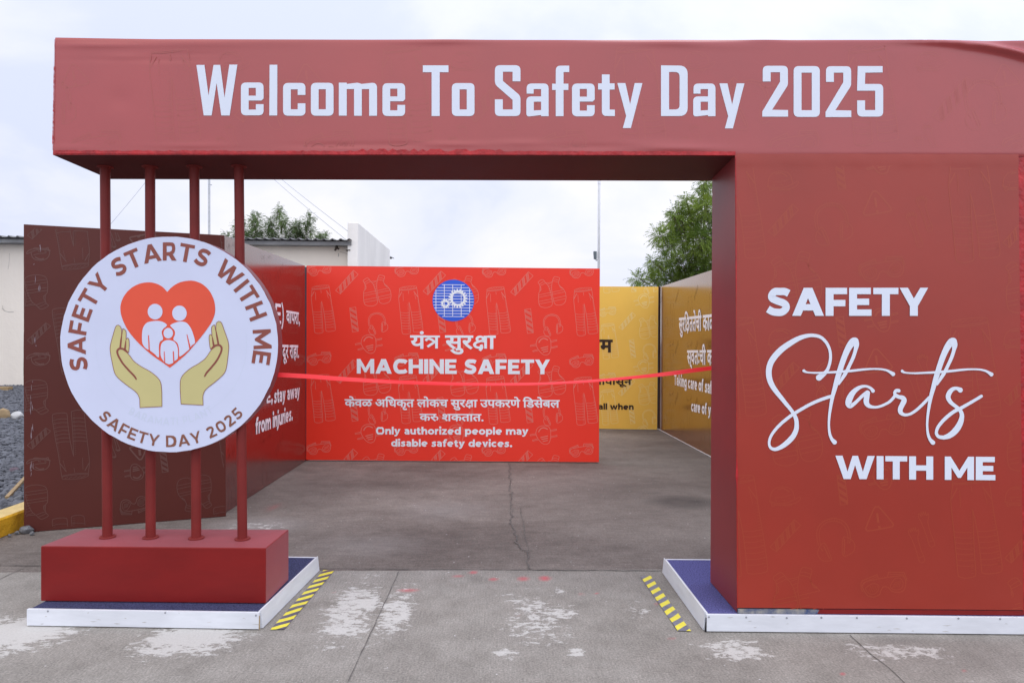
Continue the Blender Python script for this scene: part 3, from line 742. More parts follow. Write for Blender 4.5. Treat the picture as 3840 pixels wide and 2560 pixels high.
# cracks and the joint, as thin dark seams lying in the slabs
def seam(px, w, name, jitter=0.0, z=0.003):
    a = Art(); pts = [G(*p) for p in px]; P = []
    for p, q in zip(pts, pts[1:]):
        n = max(2, int((q - p).length / 0.05))
        P += [p.lerp(q, k / n) for k in range(n)]
    P.append(pts[-1]); rr = random.Random(len(px) + int(px[0][0]))
    P = [Vector((p.x + rr.uniform(-jitter, jitter), p.y + rr.uniform(-jitter, jitter))) for p in P]
    a.stroke(P, [w * rr.uniform(0.5, 1.4) for _ in P])
    o = emit(a, lambda x, y, l: Vector((x, y, z)), name, M['seam'] if w > .0085 and jitter < .01 else M['seam_light'], None)
    return o
M['seam'] = mat('seam', (0.105, 0.097, 0.090), 0.95, 0.1, 0.3, 20)
M['seam_light'] = mat('seam_light', (0.148, 0.136, 0.127), 0.95, 0.1, 0.3, 20)
for px, w, j in [([(-200, 2116), (300, 2122), (900, 2128), (1500, 2134), (1990, 2137), (2600, 2141), (3300, 2146)], 0.009, 0.004),
                 ([(1497, 2139), (1420, 2310), (1340, 2480), (1305, 2556)], 0.0045, 0.002), ([(3185, 2380), (3270, 2456), (3330, 2500), (3400, 2570)], 0.0045, 0.003),
                 ([(1912, 1735), (1916, 1840), (1917, 1960), (1930, 2000), (1938, 2040), (1968, 2060), (1985, 2137)], 0.0084, 0.022),
                 ([(1950, 1900), (1962, 1960), (1975, 2040), (1990, 2080)], 0.004, 0.006), ([(-40, 2190), (95, 2125)], 0.005, 0.003)]:
    tag(seam(px, w, 'ground_crack', j), kind='structure')

# ================================================================== plinth platforms
def platform(name, label, carpet, front_bl, front_br, hpx, back, side, screws):
    """front_bl/br: photo feet of the front board, hpx: photo height of the top edge at that corner, back: photo points of the rear top edge"""
    A, B = G(*front_bl), G(*front_br); fp = vplane(A, B)
    h = (fp.at(front_bl[0], hpx).z if side == 'r' else fp.at(front_br[0], hpx).z)
    C = G(*back, h); C.z = 0
    ax = (B - A).normalized()
    if side == 'r': D = C; Cc = C + (B - A); corners = [A, B, Cc, D]; inner = (A, D)
    else: Cc = C; D = C - (B - A); corners = [A, B, Cc, D]; inner = (B, Cc)
    root = empty(name, ((A.x + Cc.x) / 2, (A.y + Cc.y) / 2, 0)); tag(root, label, 'platform', 'carpeted platforms under the arch')
    up = Vector((0, 0, h)); t = 0.016
    n = Vector((-ax.y, ax.x, 0))
    m = MB(); ins = (D - A).normalized()
    q = [A + ins * t + ax * t, B + ins * t - ax * t, Cc - ins * t - ax * t, D - ins * t + ax * t]
    m.hexa([p + up * 0.985 for p in q], [Vector((p.x, p.y, 0.004)) for p in q]); m.build('carpet', carpet, root)
    m = MB(); fa, fb = A + ax * 0.002, B - ax * 0.002
    m.hexa([fa + up, fb + up, fb + Vector((0, 0, .006)), fa + Vector((0, 0, .006))], [fa + up + ins * t, fb + up + ins * t, fb + ins * t, fa + ins * t]); fr = m.build('skirting_board', M['skirt_white'], root, bevel=0.0015)
    P, Q = inner; sgn = -1 if side == 'l' else 1
    m = MB(); P2 = P + ins * (t + 0.006); lean = Vector((sgn * -0.010, 0, 0))
    m.hexa([P2 + up, Q + up, Q + lean + Vector((0, 0, .003)), P2 + lean + Vector((0, 0, .003))], [P2 + up + ax * sgn * t, Q + up + ax * sgn * t, Q + ax * sgn * t, P2 + ax * sgn * t]); m.build('skirting_board', M['skirt_white'], root, bevel=0.0015)
    m = MB(); bb = [D - ins * t, Cc - ins * t]
    m.hexa([bb[0] + up, bb[1] + up, bb[1], bb[0]], [D + up, Cc + up, Cc, D]); m.build('skirting_board', M['skirt_white'], root)
    m = MB(); e = 0.007; u2 = up * 1.0
    m.hexa([P2 + u2 + Vector((0, 0, .004)), Q + u2 + Vector((0, 0, .004)), Q + u2 + Vector((0, 0, .0005)), P2 + u2 + Vector((0, 0, .0005))],
           [P2 + u2 + ax * sgn * e + Vector((0, 0, .004)), Q + u2 + ax * sgn * e + Vector((0, 0, .004)), Q + u2 + ax * sgn * e + Vector((0, 0, .0005)), P2 + u2 + ax * sgn * e + Vector((0, 0, .0005))]); m.build('edge_strip', M['edge_white'], root)
    for x, y in screws:
        p = fp.at(x, y); m = MB(); m.tube([p - fp.n * 0.004, p + fp.n * 0.0018], 0.0052, 10); m.build('screw', M['screw'], fr)
    a = Art(); rs2 = random.Random(len(label))
    x0, x1 = (105, 965) if side == 'l' else (2656, 3820)
    for _ in range(12):
        x, dx = rs2.uniform(x0, x1), rs2.uniform(4, 40); yb = hpx + 4 + rs2.uniform(0, 50) + (x - x0) * .012 * (1 if side == 'r' else 0) - (.012 * (x1 - x) if side == 'l' else 0)
        a.stroke([(x, yb), (x + dx * .5, yb + rs2.uniform(-1.5, 1.5)), (x + dx, yb + rs2.uniform(-2, 2))], [.6, rs2.uniform(1.2, 3.4), .6])
    emit(a, on(fp, .0006, .00005), 'scuff', M['scuff'], fr)
    cx_ = front_br[0] if side == 'l' else front_bl[0]; cy_ = front_br[1] if side == 'l' else front_bl[1]; w0 = -2.5 if side == 'l' else 5
    q = [fp.at(cx_ - 1, hpx + 12), fp.at(cx_ + (1 if side == 'l' else 1.5), hpx + 12), fp.at(cx_ + (1 if side == 'l' else 1.5), cy_ - 3), fp.at(cx_ - w0 if side == 'r' else cx_ + w0, cy_ - 3)]
    m = MB(); m.hexa([p + fp.n * .0015 for p in q], [p - fp.n * .004 for p in q]); m.build('corner_gap', M['dark_gap'] if side == 'r' else M['wood'], fr)
    return h, A, B, Cc, D, fp
PL = platform('platform', 'low platform with dark blue carpet and white skirting under the red plinth block', M['carpet_grey'], (98.5, 2348), (973, 2362), 2296, (1193, 2087), 'l', [(180, 2290), (620, 2296), (960, 2306)])
PR = platform('platform', 'low platform with bright blue carpet and white skirting under the wide brick-red pillar', M['carpet_blue'], (2648, 2370), (4100, 2384), 2303, (2489, 2094), 'r',
              [(2658, 2312), (2798, 2313), (2950, 2315), (3080, 2314), (3213, 2315), (3400, 2317), (3594, 2317), (3750, 2319)])
HL, HR = PL[0], PR[0]

# ================================================================== the entrance arch
arch = empty('entrance_arch', (0.4, 3.8, 0))
tag(arch, 'brick-red entrance arch reading Welcome To Safety Day 2025 on its beam', 'arch')
# block under the poles
bA, bB = G(152, 2254, HL), G(996, 2263, HL); bp_ = vplane(bA, bB)
zt = bp_.at(996, 2054).z; ZB = zt
bC = G(1083, 1984, zt); bD = G(318, 1982, zt)
m = MB(); dn = Vector((0, 0, HL + 0.002))
bq = [Vector((p.x, p.y, 0)) for p in (bA, bB, bC, bD)]
m.hexa([p + Vector((0, 0, zt)) for p in bq], [p + dn for p in bq]); m.build('plinth_block', M['paint_plinth_sky_sheen'], arch, bevel=0.005)
# poles
YP = G(905, 2016, zt).y
pole_px = [(403, 2014), (565, 2016), (736, 2018), (909, 2021)]
top_px = [(394, 0), (563, 0), (729, 0), (896, 0)]
pA, pB = G(2763, 2297, HR), G(3826, 2306, HR); PF = vplane(pA, pB)          # face of the pillar and beam
BZ = PF.at(2756, 584).z                                                      # underside of the beam
poles_top = []
for (x, y), (xt, _) in zip(pole_px, top_px):
    b = G(x, y, zt); yt = b.y - 0.02
    d = ray(xt, 640); tp = CAM + d * (yt / d.y); tp.z = BZ - 0.002
    m = MB(); m.tube([b, b.lerp(tp, .33), b.lerp(tp, .66), tp], 0.0262, 24, cap=False)
    po_ = m.build('pole', M['paint_pole'], arch, smooth=True)
    for c, s_ in ((b, 1), (tp, -1)):
        m = MB(); z0 = c.z; m.tube([(c.x, c.y, z0 + .0005 * s_), (c.x, c.y, z0 + s_ * .0075), (c.x, c.y, z0 + s_ * .009)], [0.0425, 0.0425, 0.040], 28); m.build('flange', M['paint_pole'], po_)
    poles_top.append((b, tp))
# beam: a wrapped box with a slightly rumpled face
TL, TR = PF.at(207, 141), PF.at(3990, 153)
BL = PF.at(199, 568)
ux = (pB - pA); ux.z = 0; ux.normalize(); nb = -PF.n                         # to the right, to the back
depth = 0.50
TOPZ = [(207, 141), (600, 147), (1300, 149), (2000, 150), (2700, 150), (3350, 150), (3700, 155), (3990, 150)]
def topz(px):
    for (a, za), (b, zb) in zip(TOPZ, TOPZ[1:]):
        if px <= b: return za + (zb - za) * (px - a) / (b - a)
    return TOPZ[-1][1]
NX, NY = 260, 60
V, F = [], []
FOLD = smooth([(3330, 152), (3500, 158), (3650, 172), (3760, 190), (3850, 214), (4000, 262)], 8)
def fold(px, py):
    d = min(((p.x - px) ** 2 * 0.35 + (p.y - py) ** 2) for p in FOLD) ** .5
    amp = max(0, min(1, (px - 3330) / 420))
    return amp * (0.028 * math.exp(-((d) / 13) ** 2) * (1 if True else 0))
rb = random.Random(3)
bumps = [(rb.uniform(230, 3800), rb.uniform(146, 175), rb.uniform(60, 200), rb.uniform(8, 14), rb.uniform(-.0035, .004)) for _ in range(30)] + \
        [(rb.uniform(230, 2700), rb.uniform(535, 560), rb.uniform(60, 160), rb.uniform(8, 14), rb.uniform(-.003, .004)) for _ in range(18)] + \
        [(560, 225, 260, 9, -.002), (700, 205, 120, 9, -.002), (470, 218, 60, 12, .002), (450, 375, 40, 40, -.003)]
for j in range(NY + 1):
    for i in range(NX + 1):
        s_ = i / NX; t = j / NY
        px = 207 + (3990 - 207) * s_; ty = topz(px)
        x_l = 207 - 8 * t
        py = ty + (572 + 12 * s_ - ty) * t; pxx = px - 8 * t * (1 - s_)
        p = PF.at(pxx, py)
        off = fold(pxx, py)
        for (bx, by, rx, ry, a) in bumps:
            e = ((pxx - bx) / rx) ** 2 + ((py - by) / ry) ** 2
            if e < 5: off += a * math.exp(-e)
        edge = min(1, (py - ty) / 4, (580 - py) / 4 + .5)
        V.append(p + PF.n * (off + 0.0015 - 0.003 * (1 - max(0, edge))))
for j in range(NY):
    for i in range(NX):
        a = j * (NX + 1) + i; F.append([a, a + 1, a + NX + 2, a + NX + 1])
beam_face = (V, F)
m = MB(); m.add(V, F, 0)
tl, tr, br_, bl = V[0], V[NX], V[-1], V[NY * (NX + 1)]
bk = lambda p, dz=0: p + nb * depth + Vector((0, 0, dz))
def zset(p, z): return Vector((p.x, p.y, z))
tlb, trb, brb, blb = bk(tl), bk(tr), zset(bk(br_), BZ - 0.02), zset(bk(bl), BZ - 0.012)
zl = bl.z; lip = 0.0
tv_ = [p_ for i in range(NX + 1) for p_ in (V[i], bk(V[i]))]; m.add(tv_, [(2 * i, 2 * i + 2, 2 * i + 3, 2 * i + 1) for i in range(NX)], 1); m.add([tl, tlb, blb, zset(bl, BZ)], [(0, 1, 2, 3)], 1); m.add([tr, zset(br_, BZ), brb, trb], [(0, 1, 2, 3)], 1)
bkt = [bk(V[i]) for i in range(NX + 1)]; m.add([p_ for i in range(NX + 1) for p_ in (bkt[i], blb.lerp(brb, i / NX))], [(2 * i, 2 * i + 1, 2 * i + 3, 2 * i + 2) for i in range(NX)], 1)
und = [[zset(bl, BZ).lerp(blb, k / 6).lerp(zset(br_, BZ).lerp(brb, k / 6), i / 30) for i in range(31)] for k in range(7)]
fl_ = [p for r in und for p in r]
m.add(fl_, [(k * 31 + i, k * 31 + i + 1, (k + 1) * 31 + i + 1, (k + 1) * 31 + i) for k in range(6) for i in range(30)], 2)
# lower lip between the printed face and the underside
lipv = []
for i in range(NX + 1):
    p = V[NY * (NX + 1) + i]; lipv += [p, zset(p, BZ - 0.0005)]
m.add(lipv, [(2 * i, 2 * i + 1, 2 * i + 3, 2 * i + 2) for i in range(NX)], 3)
# faint printed gear on the beam
ba = Art()
inside = quad_inside([(215, 165), (3835, 170), (3835, 555), (205, 552)])
for c in range(-1, 5):
    ox = 872 * c
    for kind, sx, sy, x0, y0 in [('trousers', .51, .51, 560 + ox, 165), ('warning', .53, .53, 235 + ox, 244), ('earmuffs', .52, .55, 1000 + ox, 300), ('slant_tape', .46, .46, 880 + ox, 290),
                                 ('goggles', .5, .5, 270 + ox, 490), ('helmet', .55, .55, 820 + ox, 195), ('gloves', .5, .4, 810 + ox, 470)]:
        b0 = {'trousers': (110, 325), 'warning': (1245, 838), 'earmuffs': (995, 750), 'slant_tape': (490, 95), 'goggles': (48, 1360), 'helmet': (586, 700), 'gloves': (1537, 870)}[kind]
        stamp(ba, kind, lambda x, y, b0=b0, sx=sx, sy=sy, x0=x0, y0=y0: (x0 + (x - b0[0]) * sx, y0 + (y - b0[1]) * sy), .52, inside, 14, mi=4)
fn = on(PF, 0.00175, .00003)
for v, f, l, k in ba.items: m.add([fn(p.x, p.y, l) for p in v], f, 4)
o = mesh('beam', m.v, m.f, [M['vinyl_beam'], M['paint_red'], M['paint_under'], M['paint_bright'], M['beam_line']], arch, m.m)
for p in o.data.polygons:
    if p.material_index == 0: p.use_smooth = True
beam = o
# ragged band of bright red touch-up paint along the beam's lower edge and left end
a = Art(); rr = random.Random(5); up_, lo_ = [], []
for i in range(160):
    x = 205 + (2757 - 205) * i / 159
    up_.append((x, 567 + 4 * (i / 159) - rr.uniform(-1, 3) - (7 if 70 < i < 105 and rr.random() < .5 else 0))); lo_.append((x, 578 + 5.5 * (i / 159)))
a.stroke([((u[0] + l_[0]) / 2, (u[1] + l_[1]) / 2) for u, l_ in zip(up_, lo_)], [abs(u[1] - l_[1]) for u, l_ in zip(up_, lo_)])
emit(a, on(PF, 0.0070), 'edge_paint', M['paint_bright'], beam)
a = Art(); a.stroke([(208 - 8 * i / 59, 150 + 415 * i / 59) for i in range(60)], [rr.uniform(1.5, 4) if 14 < i < 56 else 1.0 for i in range(60)]); emit(a, on(PF, 0.0070), 'edge_paint', M['paint_bright'], beam)

# WELCOME lettering, drawn in the zoomed tile units (0.54841 photo px)
a = Art(); K = 1280 / 2334
def wl(tile, *loops, lv=0):
    off = {1: 0, 2: 1280, 3: 2560}[tile]
    a.poly([[(off + q.x * K, q.y * K) for q in fillet(lp, 6)] for lp in loops], lv=lv)
def sh(lp, dx, dy): return [(p[0] + dx, p[1] + dy) + tuple(p[2:]) for p in lp]
wl(1, [(1345,447),(1400,447),(1428,655),(1462,447),(1508,447),(1537,670),(1570,445),(1625,445),(1572,792),(1515,792),(1483,570),(1449,792),(1395,792)])
eO = [(1649,567,36),(1804,567,34),(1804,676),(1790,690),(1702,690),(1702,752),(1751,752),(1751,715),(1804,715),(1804,791,34),(1649,791,36)]; eI = [(1702,604),(1751,604),(1751,657),(1702,657)]
wl(1, eO, eI); wl(1, [(1845,446),(1898,446),(1897,792),(1843,792)])
wl(1, [(1937,570,36),(2090,570,34),(2090,652),(2037,652),(2037,614),(1990,614),(1990,750),(2037,750),(2037,709),(2090,709),(2090,794,34),(1937,794,36)])
oO = [(2127,569,36),(2282,569,34),(2282,794,34),(2127,794,36)]; oI = [(2180,613),(2229,613),(2229,750),(2180,750)]
wl(1, oO, oI)
wl(2, [(-16,568),(38,568),(38,577),(112,568,10),(141,577),(245,565,40),(245,794),(191,794),(191,612),(141,612),(141,794),(88,794),(88,612),(38,612),(38,793),(-16,793)])
wl(2, sh(eO, -1367, 5), sh(eI, -1367, 5)); wl(2, [(558,450),(733,450),(733,497),(673,497),(673,796),(618,796),(618,497),(558,497)])
wl(2, sh(oO, -1371, 2), sh(oI, -1371, 1))
wl(2, [(1225,559),(1171,559),(1171,494),(1105,494),(1105,557),(1225,658,24),(1225,796,34),(1050,796,34),(1050,682),(1104,682),(1104,751),(1171,751),(1171,686),(1050,580,24),(1050,449,36),(1225,449,36)])
aO = [(1267,643),(1267,574,34),(1417,574,34),(1417,797),(1366,797),(1366,789),(1310,796,8),(1265,800,36),(1265,662,34),(1366,662),(1366,612),(1315,612),(1315,643)]; aI = [(1316,698),(1366,698),(1366,755),(1316,758)]
wl(2, aO, aI)
wl(2, [(1466,452,34),(1558,452),(1558,496),(1519,496),(1519,575),(1552,575),(1552,618),(1519,618),(1519,797),(1466,797),(1466,618),(1441,618),(1441,575),(1466,575)])
wl(2, sh(eO, -72, 7), sh(eI, -72, 7))
wl(2, [(1781,512),(1834,512),(1834,573),(1868,573),(1868,615),(1834,615),(1834,752),(1870,752),(1870,796),(1781,796,34),(1781,615),(1755,615),(1755,573),(1781,573)])
yO = [(1887,571),(1942,571),(1974,715),(2005,571),(2058,571),(1979,878),(1924,878),(1947,795)]
wl(2, yO)
wl(3, [(-149,450),(33,452,58),(33,796,58),(-149,796)], [(-94,495),(-22,495,34),(-22,751,30),(-94,751)])
wl(3, sh(aO, -1194, 0), sh(aI, -1194, 0)); wl(3, sh(yO, -1637, 2))
two = [(600,560),(546,560),(546,453,34),(718,453,34),(718,585,16),(610,753),(719,755),(719,800),(543,800),(543,765),(664,562),(664,497),(600,497)]
wl(3, two); wl(3, sh(two, 432, 3))
wl(3, [(757,455,36),(936,455,36),(936,802,36),(757,802,36)], [(811,500),(881,500),(881,756),(811,756)])
wl(3, [(1195,455),(1365,455),(1365,498),(1247,500),(1244,577),(1369,577,34),(1369,800,36),(1191,800,36),(1191,689),(1245,689),(1245,755),(1314,755),(1314,623),(1190,623)])
emit(a, on(PF, 0.0032), 'lettering', M['print_white'], beam)

# pillar
zb = HR + 0.030
fTL, fTR, fBR, fBL = PF.at(2756, 586), PF.at(3818, 594), PF.at(3838, 2302), PF.at(2763, 2292)
pdep = 0.455
m = MB(); f4 = [zset(fTL, BZ + 0.03), zset(fTR, BZ + 0.03), zset(fBR, HR + .028), zset(fBL, HR + .028)]
# printed face subdivided, softly rumpled at its upper seam
NXp, NYp = 60, 90; V = []; F = []
for j in range(NYp + 1):
    for i in range(NXp + 1):
        p = f4[0].lerp(f4[1], i / NXp).lerp(f4[3].lerp(f4[2], i / NXp), j / NYp)
        t = j / NYp
        off = 0.004 * math.exp(-((t - .022) / .010) ** 2) * (0.6 + 0.4 * math.sin(i * .9) * math.sin(i * .37 + 1)) + 0.0016 * math.sin(i * 0.35 + 1.3) * math.exp(-((t - .985) / .02) ** 2)
        V.append(p + PF.n * off)
for j in range(NYp):
    for i in range(NXp):
        q = j * (NXp + 1) + i; F.append([q, q + 1, q + NXp + 2, q + NXp + 1])
m.add(V, F, 0)
b4 = [p + nb * pdep for p in f4]
gb = G(2664, 2183, HR); b4[3] = zset(gb, HR + .004); b4[0] = zset(PF.at(2671, 669), BZ - .01)
d_ = ray(2671, 675); b4[0] = CAM + d_ * ((b4[3].y) / d_.y); b4[0].z = BZ
fl2 = [zset(f4[3], HR + .004), zset(f4[2], HR + .004)]
sg = [f4[0].lerp(fl2[0], j / 24).lerp(b4[0].lerp(b4[3], j / 24), i / 8) for j in range(25) for i in range(9)]
m.add(sg, [(j * 9 + i, j * 9 + i + 1, (j + 1) * 9 + i + 1, (j + 1) * 9 + i) for j in range(24) for i in range(8)], 4)
m.add([f4[1], f4[2], fl2[1], b4[2] * 1.0, b4[1]], [(0, 1, 2, 3, 4)], 1)
m.add([b4[0], b4[1], b4[2], b4[3]], [(0, 1, 2, 3)], 1)
m.add([f4[3] + nb * .004, f4[2] + nb * .004, fl2[1] + nb * .004, fl2[0] + nb * .004], [(0, 1, 2, 3)], 2)
pa_ = Art(); inside = quad_inside([(2762, 592), (3816, 600), (3836, 2286), (2768, 2282)])
K6 = 1280 / 2334
for r, dy, dxr in ((-1, -1078, -6), (0, 0, 0), (1, 1076, 8), (2, 2152, 16)):
    def mp(x, y, dy=dy, dxr=dxr): return (2560 + (x + dxr) * K6, 850 + (y + dy) * K6)
    for kind in ('helmet', 'warning', 'gloves'):
        stamp(pa_, kind, mp, K6, inside, 10, 1)
    for dxx in (1608,):
        stamp(pa_, 'helmet', lambda x, y, mp=mp: mp(x + dxx, y), K6, inside, 10, 1)
    for kind, b0, s_, spots in [('trousers', (110, 325), .94, [(1822, 620), (218, 620)]), ('slant_tape', (490, 95), .60, [(590, 923), (2195, 1000)]), ('upright_tape', (703, 662), .55, [(1045, 612)]),
                                ('respirator', (790, 1090), .555, [(1240, 556)]), ('earmuffs', (995, 750), .86, [(908, 915)]), ('goggles', (48, 1360), .84, [(1210, 1282)]), ('vest', (912, 172), .80, [(608, 1250), (2212, 1285)])]:
        for x0, y0 in spots:
            stamp(pa_, kind, lambda x, y, b0=b0, s_=s_, x0=x0, y0=y0, mp=mp: mp(x0 + (x - b0[0]) * s_, y0 + (y - b0[1]) * s_), .46, inside, 10, 1)
fn = on(PF, 0.0004, .00004)
for v, f, l, k in pa_.items: m.add([fn(p.x, p.y, l) for p in v], f, 3)
pillar = mesh('pillar', m.v, m.f, [M['vinyl_brick'], M['paint_red'], M['dark_gap'], M['brick_line'], M['paint_red']], arch, m.m)
for p in pillar.data.polygons:
    if p.material_index in (0, 4): p.use_smooth = True
# painted steel edge at the pillar's far side, and the blue rail showing under the torn print
m = MB(); q = [PF.at(3818, 570), PF.at(3900, 570), PF.at(3920, 2304), PF.at(3838, 2304)]
q = [p - PF.n * 0.006 for p in q]; m.hexa(q, [p + nb * .05 for p in q]); m.build('side_return', M['paint_bright'], pillar)
m = MB(); q = [PF.at(2766, 2281), PF.at(3070, 2284), PF.at(3062, 2300), PF.at(2766, 2297)]
m.hexa([p + PF.n * .006 for p in q], [p - PF.n * .01 for p in q]); m.build('base_rail', M['rail_blue'], pillar)
m = MB(); q = [PF.at(3066, 2283), PF.at(3838, 2289), PF.at(3838, 2305), PF.at(3062, 2299)]
m.hexa([p + PF.n * .003 for p in q], [p - PF.n * .01 for p in q]); m.build('base_trim', M['paint_red'], pillar)
a = Art(); a.stroke([(2758 + 6.5 * i / 99, 590 + 1690 * i / 99) for i in range(100)], [(rr.uniform(2, 5) if i < 30 or 66 < i < 74 else rr.uniform(.8, 2.2)) * (2.4 if 66 < i < 71 else 1) for i in range(100)])
emit(a, on(PF, 0.0055), 'edge_paint', M['paint_bright'], pillar)
# pillar lettering
K6f = lambda x, y: (2560 + x * K6, 850 + y * K6)
t_, w_ = text('SAFETY', .285, .06)
e1 = tri(PF, K6f(572, 609), K6f(1672, 609), K6f(572, 418), w_, 1, .0024); emit(t_, e1, 'lettering', M['print_white'], pillar)
t_, w_ = text('WITH ME', .285, .075, .40)
R3 = lambda x, y: (2560 + x * K6, 1700 + y * K6)
emit(t_, tri(PF, R3(1043, 172), R3(2137, 181), R3(1043, 13), w_, 1, .0024), 'lettering', M['print_white'], pillar)
def SA(l): return [(x, y, w) for x, y, w in l]
SC = 500 / 1568
st_S = [(722,612,72),(778,570,54),(812,535,42),(838,480,36),(855,410,35),(857,335,34),(842,265,34),(802,192,36),(740,137,38),(660,117,40),(580,122,45),(490,150,55),(390,205,65),(290,275,70),(210,355,72),(155,440,70),(133,530,68),(140,620,66),(170,700,62),(220,775,56),(280,850,50),(340,925,45),(390,985,42),(425,1035,40),(450,1090,48),(460,1150,50),(455,1220,56),(425,1290,60),(375,1350,62),(310,1405,56),(250,1440,46),(200,1453,40),(155,1435,34),(137,1390,30),(145,1330,32),(175,1270,34),(225,1205,36),(290,1140,38),(370,1075,38),(430,1035,38),(520,980,38),(620,925,38),(720,880,38),(810,848,38),(872,830,38)]
st_t = [(905,1370,54),(872,1332,38),(848,1270,32),(838,1180,27),(842,1080,30),(858,960,36),(880,840,44),(912,720,54),(945,600,62),(985,470,64),(1028,350,68),(1075,250,76),(1118,195,88),(1142,186,92)]
st_t2 = [(1142,186,92),(1160,225,66),(1150,290,44),(1125,370,42),(1082,465,40),(1040,550,42),(1000,612,40),(955,690,20)]
st_b = [(543,531,34),(565,545,24),(610,553,19),(700,556,22),(800,552,24),(930,546,28),(1050,537,30),(1150,527,28),(1250,516,26),(1350,510,21),(1450,513,22),(1520,528,26),(1562,550,34),(1592,570,48)]
st_a = [(1357,768,44),(1328,735,33),(1270,713,30),(1200,727,42),(1130,780,60),(1085,850,74),(1068,915,70),(1090,945,54),(1140,915,42),(1190,868,38),(1240,820,40),(1292,785,48)]
st_a2 = [(1296,790,52),(1282,850,64),(1280,905,62),(1308,943,48),(1370,959,31),(1430,952,30),(1500,925,31),(1560,888,34),(1614,824,36),(1612,790,36),(1630,765,40),(1660,766,42)]
st_r = [(1618,818,46),(1660,838,44),(1706,850,54),(1722,882,62),(1700,930,60),(1678,980,58),(1683,1022,50),(1728,1048,35),(1790,1040,32),(1850,1005,34),(1910,955,36),(1970,895,36),(2016,845,34)]
st_s = [(1003,758,60),(962,738,38),(915,747,46),(877,787,57),(860,840,56),(885,895,48),(930,935,42),(978,972,42),(1012,1015,46),(1022,1070,54),(1000,1150,68),(950,1230,74),(880,1290,66),(810,1315,48),(750,1305,40),(722,1265,36),(735,1205,37),(780,1140,40),(850,1070,42),(930,1010,42),(1010,970,40),(1090,925,38),(1180,873,36),(1250,830,36)]
a = Art()
def script(l, dx, dy, lv):
    P = smooth(SA(l), 5)
    a.stroke([(2840 + (p.x + dx) * SC, 1220 + (p.y + dy) * SC) for p in P], [max(p.z, 4) * SC for p in P], lv=lv, cap=True)
script(st_S[:24], 0, 0, 0); script(st_S[23:38], 0, 0, 2); script(st_S[37:], 0, 0, 4)
for dx, dy in ((0, 0), (1155, 4)):
    script(st_t, dx, dy, 6); script(st_t2, dx, dy, 8); script(st_b, dx, dy, 10)
script(st_a, 0, 0, 0); script(st_a2, 0, 0, 2); script(st_r, 0, 0, 4)
script(st_s[:14], 1380, 0, 0); script(st_s[13:], 1380, 0, 2)
emit(a, on(PF, 0.0024, .00014), 'lettering', M['print_white'], pillar)

# ================================================================== the round sign
yD = poles_top[0][0].y - 0.0262 - 0.075
DP = yplane(yD); cc = (636, 1291); RP = 407
c3 = DP.at(*cc); r3 = (DP.at(cc[0] + RP, cc[1]) - c3).length
sign = empty('round_sign', (c3.x, c3.y + .07, c3.z))
tag(sign, 'round white sign with a red heart held by two hands, fixed to four poles', 'sign')
m = MB(); n = 96
ring = lambda r, y: [(c3.x + r * math.cos(2 * PI * k / n), y, c3.z + r * math.sin(2 * PI * k / n)) for k in range(n)]
rj = random.Random(9)
rim = [r3 * (1 + rj.uniform(-.0025, .0022)) for _ in range(n)]
fr0 = [(c3.x + rim[k] * math.cos(2 * PI * k / n), yD, c3.z + rim[k] * math.sin(2 * PI * k / n)) for k in range(n)]
m.add(fr0, [list(range(n))], 0)
b0 = ring(r3 * 1.002, yD + .003); b1 = ring(r3 * 1.002, yD + .072)
m.add(fr0 + b0 + b1, [(k, (k + 1) % n, n + (k + 1) % n, n + k) for k in range(n)] + [(n + k, n + (k + 1) % n, 2 * n + (k + 1) % n, 2 * n + k) for k in range(n)] + [[2 * n + k for k in range(n)][::-1]], 1)
disc = m.build('disc', [M['disc_white'], M['paint_red']], sign)
def arc_text(s, w, a0, a1, rb_, cap, inward, mt, gap, space=.42, ry=1.0):
    A_ = Art(); T, Wt = [], 0; x = 0; gl = []
    for ch in s:
        if ch == ' ': x += space; continue
        g, adv = glyph(ch, w); gl.append((g, x, adv)); x += adv + gap
    Wt = x - gap
    rm = rb_ + (cap * .35 if not inward else -cap * .35)
    sx = math.radians(a1 - a0) * rm / Wt
    for i, (g, x0, adv) in enumerate(gl):
        cxm = x0 + adv / 2; th = math.radians(a0) + math.radians(a1 - a0) * (cxm / Wt)
        def fn(p, cxm=cxm, th=th, x0=x0):
            u = (p.x + x0 - cxm) * sx; v = p.y * cap
            if not inward:                   # reading clockwise over the top, th from straight up
                r_ = rb_ + v; return (cc[0] + r_ * math.sin(th) + u * math.cos(th), cc[1] - r_ * math.cos(th) + u * math.sin(th))
            r_ = rb_ - v; return (cc[0] + r_ * math.sin(th) + u * math.cos(th), cc[1] + r_ * math.cos(th) - u * math.sin(th))
        A_.add(g, fn, 3 * (i % 2))
    emit(A_, on(DP, .0004 if mt is M['disc_faint'] else .0014, .00008), 'lettering', mt, disc)
arc_text('SAFETY STARTS WITH ME', .235, -106.5, 102.5, 314, 68, False, M['disc_brown'], .13, .52)
arc_text('SAFETY DAY 2025', .215, -44.5, 47, 384, 43, True, M['disc_brown2'], .16, .55)
arc_text('BARAMATI PLANT', .20, -31, 33, 302, 28, True, M['disc_faint'], .20, .7)
a = Art()
for s0, s1 in ((-60, 12), (168, 240)):
    a = Art(); a.stroke([(cc[0] + 6 + 283 * math.cos(math.radians(-t)), cc[1] + 283 * math.sin(math.radians(-t) * 1)) for t in range(s0, s1, 3)], 1.2)
    emit(a, on(DP, .0004), 'ring_line', M['disc_faint'], disc)
Z3 = lambda x, y: (390 + x / 3.4844, 1030 + y / 3.4844)
